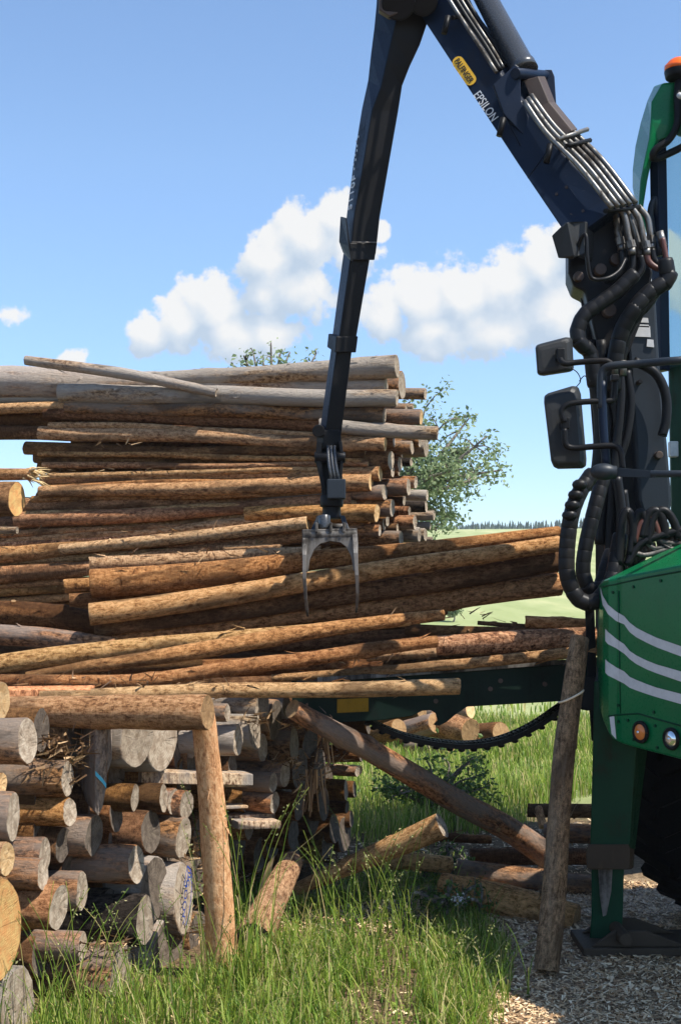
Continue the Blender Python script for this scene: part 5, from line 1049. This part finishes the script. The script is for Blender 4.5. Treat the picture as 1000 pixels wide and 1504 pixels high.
# cab: rounded green front pillar and roof, glass, dark pillar
CD = 7.6
c1 = [(960, 126), (950, 148), (940, 180), (932, 215), (928, 250), (928, 275), (933, 305), (944, 340)]; c2 = [(972, 122), (956, 150), (955, 178), (953, 203), (946, 235), (940, 265), (937, 305), (950, 345)]; c3 = [(1006, 119), (1006, 150), (1006, 192), (968, 206), (958, 228), (950, 265), (944, 305), (956, 345)]
mb = MB(); mb.loft([[P(*a, CD + .42), P(*b, CD), P(*c, CD + .02), P(c[0], c[1], CD + .42)] for a, b, c in zip(c1, c2, c3)], smooth=False)
cab = mb.build('cab_pillar', GN, truck, .012)
xs_ = P(975, 200, CD).x; zt = P(985, 120, CD).z; zr = P(985, 200, CD).z; zb = P(985, 530, CD).z; zf = P(985, 800, CD).z
mb = MB(); rp = [(0, zr), (0, zt - .03), (.08, zt + .01), (.5, zt + .05), (1.6, zt + .03), (1.8, zt - .1), (1.8, zr)]
mb.loft([[P(980, 200, CD) * 0 + Vector((P(980, 200, CD).x, CD, 0)) + W * s + BKW * (q + .05) + Vector((0, 0, z)) for q, z in rp] for s in (0, .3, .95)]); mb.build('cab_roof', GN, truck, .03)
o = Vector((P(967, 300, CD).x, CD + .1, 0))
mb = MB(); mb.box(o + W * .035 + BKW * .0 + Vector((0, 0, (zr + zb) / 2)), .075, .07, zr - zb + .1, (W, BKW, Vector((0, 0, 1)))); mb.build('door_pillar', NV, truck, .006)
mb = MB(); mb.box(o + W * .47 + BKW * .06 + Vector((0, 0, (zr + zb) / 2)), .85, .012, zr - zb + .06, (W, BKW, Vector((0, 0, 1))))
m, t, b = new_mat('cab_glass'); b.inputs['Base Color'].default_value = (.55, .72, .72, 1); b.inputs['Roughness'].default_value = .03; b.inputs['Transmission Weight'].default_value = .9; b.inputs['IOR'].default_value = 1.15
mb.build('windscreen', m, truck)
mb = MB(); mb.box(o + W * .47 + BKW * .9 + Vector((0, 0, (zb + zf) / 2)), .9, 1.7, zb - zf, (W, BKW, Vector((0, 0, 1)))); mb.build('cab_body', M['green_dark'], truck, .03)
mb = MB(); mb.box(o + W * .47 + BKW * 1.75 + Vector((0, 0, (zr + zb) / 2)), .9, .06, zr - zb, (W, BKW, Vector((0, 0, 1)))); mb.build('cab_back', BK, truck)
def tpipe(pts, r, mat, name, par=None, n=6, seg=10): return MB().tube(smooth_path(pts, n), r, seg).build(name, mat, par or truck)
tpipe([P(958, 345, 7.65), P(955, 310, 7.65), P(962, 292, 7.65), P(967, 320, 7.65), P(968, 350, 7.65)], .02, M['slate'], 'grab_rail')
bc_ = P(996, 104, CD); mb = MB(); mb.tube([bc_ - Vector((0, 0, .06)), bc_ - Vector((0, 0, .045)), bc_ + Vector((0, 0, .0))], [.05, .078, .086], 20); bea = mb.build('beacon', BK, truck, .004)
mb = MB(); mb.sphere(bc_ + Vector((0, 0, .0)), .083, 20, 8, 0, (1, 1, .98), 0, 90); mb.tube([bc_ + Vector((0, 0, -.0)), bc_ + Vector((0, 0, .03))], .084, 20); mb.build('beacon_lens', M['amber'], bea)
tpipe([bc_ - Vector((0, 0, .05)), P(994, 140, CD - .02), P(994, 180, CD - .04), P(982, 205, CD - .05), P(964, 218, CD - .05), P(958, 228, CD - .04), P(966, 232, CD - .02), P(1010, 212, CD)], .022, BK, 'beacon_cable')
mb = MB(); mb.sphere(P(998, 141, CD - .04), .022, 10, 6); mb.build('marker_lamp', M['white'], truck)
mb = MB(); mb.box(P(988, 660, 7.5), .05, .05, .09); mb.build('door_catch', M['white'], truck, .006)
# mirrors on their arms
def mirror(quad, d, th):
    mb = MB(); c = [sum(p[i] for p in quad) / 4 for i in (0, 1)]
    def rounded(k, sh=0):
        out = []
        for i in range(4):
            p0 = quad[i]; pa = quad[i - 1]; pb = quad[(i + 1) % 4]
            for t in (0, .5, 1):
                r = .16; a = (p0[0] + (pa[0] - p0[0]) * r, p0[1] + (pa[1] - p0[1]) * r * .7); b2 = (p0[0] + (pb[0] - p0[0]) * r, p0[1] + (pb[1] - p0[1]) * r * .7)
                q = ((1 - t) ** 2 * a[0] + 2 * t * (1 - t) * p0[0] + t * t * b2[0], (1 - t) ** 2 * a[1] + 2 * t * (1 - t) * p0[1] + t * t * b2[1]); out.append((c[0] + (q[0] - c[0]) * k + sh, c[1] + (q[1] - c[1]) * k))
        return out
    for k, z, sh in ((.6, 0, -2), (.86, .004, -2), (.95, .02, -1), (1.0, .05, 0), (1.0, th, 1)): mb.loft([[P(x, y, d + z) for x, y in rounded(k, sh)]] * 1) if False else None
    mb.loft([[P(x, y, d + z) for x, y in rounded(k, sh)] for k, z, sh in ((.55, 0, -3), (.84, .003, -3), (.94, .018, -1), (1.0, .05, 0), (1.0, th, 2))], smooth=False)
    o = mb.build('mirror', M['mirror_shell'], truck, .006)
    g = MB(); g.loft([[P(x, y, d + z) for x, y in rounded(.92, 2)] for z in (th + .001, th + .004)]); g.build('mirror_glass', M['lamp_glass'], o); return o
m1 = mirror([(785, 506), (838, 494), (841, 546), (789, 553)], 6.0, .085); m2 = mirror([(796, 579), (849, 565), (861, 688), (811, 689)], 5.96, .09)
for (x, y, mm) in ((822, 521, m1), (829, 622, m2)):
    mb = MB(); mb.box(P(x, y, 5.97 if mm is m1 else 5.93), .036, .05, .055); mb.build('mirror_bracket', BK, mm, .005)
tpipe([P(822, 528, 5.94), P(829, 534, 5.92), P(850, 532, 5.92), P(886, 530, 5.9), P(897, 534, 5.9)], .014, BK, 'mirror_arm')
tpipe([P(882, 600, 5.9), P(882, 560, 5.9), P(886, 543, 5.9), P(900, 537, 5.88), P(940, 534, 5.85), P(1000, 529, 5.75), P(1060, 526, 5.9), P(1120, 526, 6.2)], .018, M['slate'], 'mirror_arm')
tpipe([P(884, 560, 5.9), P(885, 620, 5.9), P(890, 684, 5.9)], .02, NV, 'mirror_arm')
tpipe([P(828, 620, 5.9), P(824, 604, 5.9), P(834, 594, 5.9), P(860, 590, 5.9), P(892, 589, 5.9), P(901, 584, 5.9), P(903, 550, 5.9)], .014, BK, 'mirror_arm')
tpipe([P(828, 630, 5.9), P(830, 652, 5.9), P(842, 658, 5.9), P(870, 656, 5.89), P(898, 655, 5.88), P(910, 662, 5.87), P(914, 690, 5.87)], .0145, BK, 'mirror_arm')
mb = MB(); mb.box(P(902, 555, 5.88), .035, .035, .03); mb.build('arm_clamp', BK, truck, .005)
mb = MB(); mb.sphere(P(886, 693, 5.86), .062, 16, 10, 0, (1.0, .7, .62)); mb.tube([P(888, 693, 5.86), P(904, 694, 5.86)], .03, 12); mb.build('arm_knuckle', M['slate'], truck)
mb = MB(); mb.loft([[P(900, 686, 5.85), P(900, 700, 5.85), P(900, 700, 5.9), P(900, 686, 5.9)], [P(962, 692, 5.72), P(962, 702, 5.72), P(962, 702, 5.77), P(962, 692, 5.77)]]); mb.tube([P(955, 696, 5.74), P(1000, 696, 5.68), P(1120, 696, 6.2)], .016, 12); mb.build('mirror_arm', M['slate'], truck, .003)
tpipe([P(838, 540, 6.0), P(848, 548, 6.0), P(852, 560, 6.02), P(844, 572, 6.02), P(850, 584, 6.0)], .0025, BK, 'mirror_wire', None, 5, 5)
tpipe([P(850, 560, 6.0), P(858, 552, 6.0), P(866, 560, 6.02)], .0025, BK, 'mirror_wire', None, 5, 5)

# ---------------------------------------------------------------- the infeed table
tb = empty('infeed_table', P(640, 1100, 6.9), 'dark green infeed table with a steel edge, a hooked flap and a sagging drag chain', 'infeed table')
mb = MB(); out = [(428, 1004), (470, 1001), (830, 976), (880, 973), (880, 1026), (822, 1030), (686, 1038), (668, 1050), (655, 1061), (645, 1066), (637, 1065), (643, 1059), (640, 1048), (632, 1043), (620, 1044), (604, 1052), (560, 1058), (500, 1061), (430, 1060)]
mb.prism([P(x, y, 6.55) for x, y in out], (0, .05, 0)); sb = mb.build('side_beam', M['green_oil'], tb, .004)
mb = MB(); mb.prism([P(x, y, 7.35) for x, y in [(428, 1000), (880, 970), (880, 1020), (430, 1046)]], (0, .05, 0)); mb.build('side_beam', M['green_oil'], tb, .004)
mb = MB(); mb.loft([[P(x, y, 6.52), P(x, y + 7, 6.52), P(x, y + 7, 6.62), P(x, y, 6.62)] for x, y in ((466, 995), (552, 989), (830, 968.5), (880, 965))]); mb.build('edge_rail', M['worn'], sb, .002)
mb = MB(); a0 = P(430, 1012, 6.58); a1 = P(880, 982, 6.58); mb.loft([[a0, a0 + Vector((0, .8, 0)), a0 + Vector((0, .8, -.02)), a0 - Vector((0, 0, .02))], [a1, a1 + Vector((0, .8, 0)), a1 + Vector((0, .8, -.02)), a1 - Vector((0, 0, .02))]]); mb.build('bed_plate', M['rust'], tb)
mb = MB(); mb.loft([[P(x, y, 6.543), P(x + .1, y + 20, 6.543), P(x, y + 20, 6.55), P(x, y, 6.55)] for x, y in ((495, 1027), (541, 1025))]); mb.build('warning_sticker', M['yellow_dirty'], sb)
mb = MB()
for x, y in ((552, 1015), (640, 1030), (720, 1012), (800, 1005), (735, 1000)): p = P(x, y, 6.535); mb.tube([p, p + Vector((0, .03, 0))], .012, 8)
mb.build('bolt', M['rust'], sb)
cp = smooth_path([P(x, y, 6.78) for x, y in [(538, 1054), (560, 1068), (600, 1083), (650, 1092), (690, 1094), (735, 1087), (780, 1068), (822, 1040), (850, 1020)]], 7)
mb = MB()
for i in range(0, len(cp) - 1):
    a, b = cp[i], cp[i + 1]; d = (b - a).normalized(); up_ = d.cross(Vector((0, 1, 0))).normalized(); up_ = up_ if up_.z > 0 else -up_
    c = (a + b) / 2; L = (b - a).length
    for yy in (-.08, .02, .1): mb.box(c + Vector((0, yy, 0)), L * 1.05, .022, .024, (d, Vector((0, 1, 0)), up_))
    mb.tube([c + Vector((0, -.1, 0)), c + Vector((0, .12, 0))], .012, 6)
    if i % 3 == 1: mb.sphere(c - up_ * .017 + Vector((0, -.07, 0)), .015, 8, 5, 0, (1.3, 1, .8))
mb.build('drag_chain', BK, tb)

# ---------------------------------------------------------------- grass, stalks, chips, shreds
def inpoly(x, y, poly):
    r = False; j = len(poly) - 1
    for i in range(len(poly)):
        xi, yi = poly[i]; xj, yj = poly[j]
        if (yi > y) != (yj > y) and x < (xj - xi) * (y - yi) / (yj - yi) + xi: r = not r
        j = i
    return r
gv = lambda pts: [(G(x, y).x, G(x, y).y) for x, y in pts]
LAWN = gv([(330, 1290), (440, 1310), (560, 1270), (650, 1265), (700, 1300), (745, 1390), (735, 1440), (700, 1560), (600, 1900), (-300, 1900), (-80, 1500), (100, 1470), (230, 1452), (330, 1430)])
CHIPPATCH = gv([(370, 1400), (420, 1340), (560, 1320), (640, 1340), (540, 1372), (420, 1400)])
BACK = gv([(500, 1225), (560, 1250), (640, 1240), (760, 1215), (850, 1170), (900, 1165), (900, 1060), (430, 1060), (470, 1200)])
rg = random.Random(21)
def blade(mb, x, y, h, wd, m=0, lean=.6):
    z = ground_z(x, y); a = rg.uniform(0, 6.28); d = Vector((math.cos(a), math.sin(a), 0)); s = Vector((-d.y, d.x, 0)) * wd; l = rg.uniform(.1, 1) * lean * h
    p = Vector((x, y, z)); q1 = p + d * l * .25 + Vector((0, 0, h * .45)); q2 = p + d * l * .65 + Vector((0, 0, h * .8)); q3 = p + d * l * 1.25 + Vector((0, 0, h * rg.uniform(.86, 1.0)))
    n = len(mb.v); mb.v.extend((p - s, p + s, q1 + s * .9, q1 - s * .9, q2 + s * .6, q2 - s * .6, q3)); mb.face((n, n + 1, n + 2, n + 3), m, True); mb.face((n + 3, n + 2, n + 4, n + 5), m, True); mb.face((n + 5, n + 4, n + 6), m, True)
def scatter(mb, poly, n, fn):
    x0 = min(p[0] for p in poly); x1 = max(p[0] for p in poly); y0 = min(p[1] for p in poly); y1 = max(p[1] for p in poly); k = 0; tries = 0
    while k < n and tries < n * 30:
        tries += 1; x = rg.uniform(x0, x1); y = rg.uniform(y0, y1)
        if inpoly(x, y, poly): k += fn(x, y)
mb = MB()
def lawn_fn(x, y):
    dn = noise.noise(Vector((x * 2.2, y * 2.2, 5)))
    if inpoly(x, y, CHIPPATCH) and rg.random() < .93: return 0
    px, py = unproj((x, y, 0)); 
    edge = max(0, (px - 640) / 110)
    if rg.random() < edge * .75: return 0
    if dn < -.12 and rg.random() < .75: return 0
    h = rg.uniform(.04, .145) * (1.1 + 1.3 * dn) * (1 - .45 * min(1, edge)) * (.42 if py < 1385 else .85) * (.8 if py < 1330 else 1) * (.55 if px < 330 else 1)
    for _ in range(2): blade(mb, x + rg.gauss(0, .015), y + rg.gauss(0, .015), h * rg.uniform(.7, 1.3), rg.uniform(.0016, .0042))
    return 1
scatter(mb, LAWN, 11500, lawn_fn)
LEFTEDGE = gv([(-60, 1470), (230, 1440), (340, 1425), (345, 1300), (420, 1310), (400, 1420), (300, 1520), (-60, 1600)])
def weed_fn(x, y):
    z = ground_z(x, y); n = rg.randint(4, 9)
    for _ in range(n): leaf(mb, Vector((x + rg.gauss(0, .018), y + rg.gauss(0, .018), z + rg.uniform(.01, .07))), rg.uniform(.012, .03), rg)
    return 1
scatter(mb, LAWN, 420, weed_fn)
def flat_fn(x, y):
    blade(mb, x, y, rg.uniform(.08, .2), rg.uniform(.0018, .0032), lean=1.5); return 1
scatter(mb, LAWN, 2500, flat_fn)
scatter(mb, LEFTEDGE, 900, lambda x, y: (blade(mb, x, y, rg.uniform(.05, .17), rg.uniform(.0016, .003)), 1)[1])
def back_fn(x, y):
    dn = noise.noise(Vector((x * .9, y * .9, 15))); h = rg.uniform(.08, .30) * (1.1 + dn * .9)
    if y > 11: h *= .6
    for _ in range(2): blade(mb, x + rg.gauss(0, .03), y + rg.gauss(0, .03), h * rg.uniform(.7, 1.2), rg.uniform(.002, .0042) * (y / 9), lean=.6)
    return 1
scatter(mb, BACK, 15000, back_fn)
FARM = [(-3, 13), (7, 13), (14, 40), (-4, 40)]
scatter(mb, FARM, 7000, lambda x, y: (blade(mb, x, y, rg.uniform(.08, .25), .006 * y / 9, lean=.5), 1)[1])
CLOSE = gv([(690, 1330), (760, 1400), (740, 1500), (620, 1560), (610, 1400)])
scatter(mb, CLOSE, 1900, lambda x, y: (blade(mb, x, y, rg.uniform(.03, .10), rg.uniform(.0018, .0035)), 1)[1])
tag(mb.build('grass', M['grass'], None, fix=False), 'green grass growing between the low stack, the chips and the field', 'grass', None, 'stuff')
# tall flowering stalks
mb = MB()
def stalk(x, y, h, lean, seedn):
    z = ground_z(x, y); a = rg.uniform(-.6, .6) + (0 if lean > 0 else math.pi); d = Vector((math.cos(a), .4 * math.sin(a), 0)); l = abs(lean) * h
    pts = smooth_path([Vector((x, y, z)), Vector((x, y, z + h * .4)) + d * l * .2, Vector((x, y, z + h * .8)) + d * l * .6, Vector((x, y, z + h)) + d * l], 4)
    mb.tube(pts, [.0022 - .0013 * i / (len(pts) - 1) for i in range(len(pts))], 4, 0)
    for i in range(seedn):
        t = 1 - .26 * rg.random(); q = pts[min(len(pts) - 1, int(t * (len(pts) - 1)))]; o_ = Vector((rg.gauss(0, .008), rg.gauss(0, .008), rg.gauss(0, .012))); leaf(mb, q + o_, rg.uniform(.007, .015), rg); mb.m[-1] = 1
    for i in range(2): blade(mb, x + rg.gauss(0, .01), y + rg.gauss(0, .01), h * rg.uniform(.4, .7), .003, 0, .7)
for px, py, n, h0, h1 in [(352, 1465, 10, .5, .85), (366, 1440, 6, .6, 1.0), (60, 1560, 12, .35, .62), (120, 1570, 12, .4, .65), (210, 1530, 12, .35, .6), (300, 1520, 5, .3, .5), (470, 1500, 9, .3, .5), (560, 1440, 10, .35, .55), (610, 1480, 8, .25, .45), (650, 1500, 6, .25, .4), (530, 1400, 10, .4, .65), (600, 1390, 8, .4, .6), (690, 1480, 5, .2, .35), (720, 1450, 5, .2, .3), (560, 1310, 8, .35, .55), (480, 1380, 6, .3, .5), (20, 1600, 8, .3, .5), (170, 1600, 10, .3, .5), (420, 1560, 8, .3, .5)]:
    for i in range(n): c = G(px + rg.gauss(0, 26), py + rg.gauss(0, 12)); stalk(c.x, c.y, rg.uniform(h0, h1), rg.choice((-1, 1)) * rg.uniform(.05, .45), rg.choice((0, 0, 8, 12, 16)))
tag(mb.build('grass_stalks', [M['grass'], M['straw']], None, fix=False), 'tall flowering grass stalks in front of the low stack', 'grass', None, 'stuff')
# chips
mb = MB(); CH = gv([(560, 1300), (900, 1290), (1080, 1300), (1100, 1500), (1100, 1620), (660, 1620), (700, 1480), (690, 1400)])
def chip(x, y, s=1.0, zoff=0.0):
    z = ground_z(x, y) + .004 + rg.random() * .012 + zoff; a = rg.uniform(0, 6.28); q_ = rg.random() ** 2.2; l = (.004 + .018 * q_) * s; w_ = (.002 + .006 * q_ * rg.random()) * s; u = Vector((math.cos(a), math.sin(a), rg.gauss(0, .25))) * l; v_ = Vector((-math.sin(a), math.cos(a), rg.gauss(0, .3))) * w_; p = Vector((x, y, z)); mb.quad(p - u - v_, p + u - v_ * .6, p + u + v_, p - u * .8 + v_)
scatter(mb, CH, 42000, lambda x, y: (chip(x, y), 1)[1])
scatter(mb, CHIPPATCH, 2600, lambda x, y: (chip(x, y, .9), 1)[1])
scatter(mb, LAWN, 4200, lambda x, y: (chip(x, y, .9), 1)[1])
scatter(mb, gv([(480, 1290), (900, 1290), (900, 1200), (500, 1240)]), 2500, lambda x, y: (chip(x, y, 1.3), 1)[1])
tag(mb.build('wood_chips', M['chips'], None, fix=False), 'pale wood chips strewn over the ground by the truck', 'wood chips', None, 'stuff')
# torn bark lying in the gaps of the low stack
mb = MB()
def shredheap(px, py, d, n, sx, sz, up=.5):
    c = P(px, py, d)
    for i in range(n):
        p = c + Vector((max(-1.2 * sx, min(1.2 * sx, rg.gauss(0, sx))), rg.gauss(0, .05), rg.gauss(0, sz))); dr = Vector((rg.gauss(0, 1), rg.gauss(0, .7), rg.gauss(0, up))).normalized() * rg.uniform(.02, .09); s = dr.cross(Vector((rg.random(), rg.random(), rg.random()))).normalized() * rg.uniform(.002, .006); mb.quad(p - s, p + s, p + dr * .6 + s * .8, p + dr - s * .4)
for a in [(84, 1095, 5.3, 80, .05, .03), (112, 1112, 5.4, 70, .04, .05), (250, 1252, 6.1, 90, .05, .03), (290, 1262, 6.25, 110, .04, .08), (283, 1366, 6.05, 50, .05, .02), (150, 1388, 5.35, 70, .08, .012), (60, 1135, 5.1, 30, .04, .02), (120, 1000, 6.1, 70, .25, .012), (300, 1003, 6.2, 40, .2, .012), (455, 1140, 6.9, 90, .05, .05), (485, 1110, 7.3, 60, .06, .04), (418, 1118, 6.8, 60, .05, .012), (437, 1066, 6.8, 50, .05, .01), (375, 1056, 6.5, 50, .05, .01), (330, 650, 9.0, 60, .7, .02), (300, 690, 8.95, 110, .9, .018), (250, 790, 8.8, 60, .9, .05), (420, 1268, 7.6, 160, .18, .02), (350, 1290, 6.9, 90, .08, .03), (480, 1262, 7.9, 90, .12, .02), (330, 815, 7.0, 30, .4, .01), (640, 905, 6.8, 30, .2, .01), (292, 1290, 6.3, 60, .03, .07), (560, 965, 6.75, 40, .2, .015)]: shredheap(*a)
for px, py, n in [(462, 1160, 22), (478, 1095, 12)]:
    c = P(px, py - 30, 6.75)
    for i in range(n):
        p = c + Vector((rg.gauss(0, .02), rg.gauss(0, .02), 0)); q = p + Vector((rg.gauss(0, .025), rg.gauss(0, .02), -rg.uniform(.08, .24))); s = Vector((.003, 0, 0)); mb.quad(p - s, p + s, q + s, q - s)
tag(mb.build('bark_litter', M['shreds'], None, fix=False), 'torn bark and straw lying in the gaps between the logs', 'bark litter', None, 'stuff')
# ---------------------------------------------------------------- summer haze
mb = MB(); x0, x1, y0, y1, z0, z1 = -440, 440, -20, 720, -3, 26
mb.box(Vector((0, 350, 11.5)), 880, 740, 29)
m = bpy.data.materials.new('haze_air'); m.use_nodes = True; t = NT(m.node_tree); t.N.clear(); o_ = t.add('ShaderNodeOutputMaterial'); pv = t.add('ShaderNodeVolumePrincipled')
pv.inputs['Color'].default_value = (.86, .92, 1, 1); pv.inputs['Density'].default_value = 0.0005; t.L.new(pv.outputs[0], o_.inputs['Volume'])
tag(mb.build('haze', m, None), 'thin bluish summer haze over the field', 'haze', None, 'stuff')
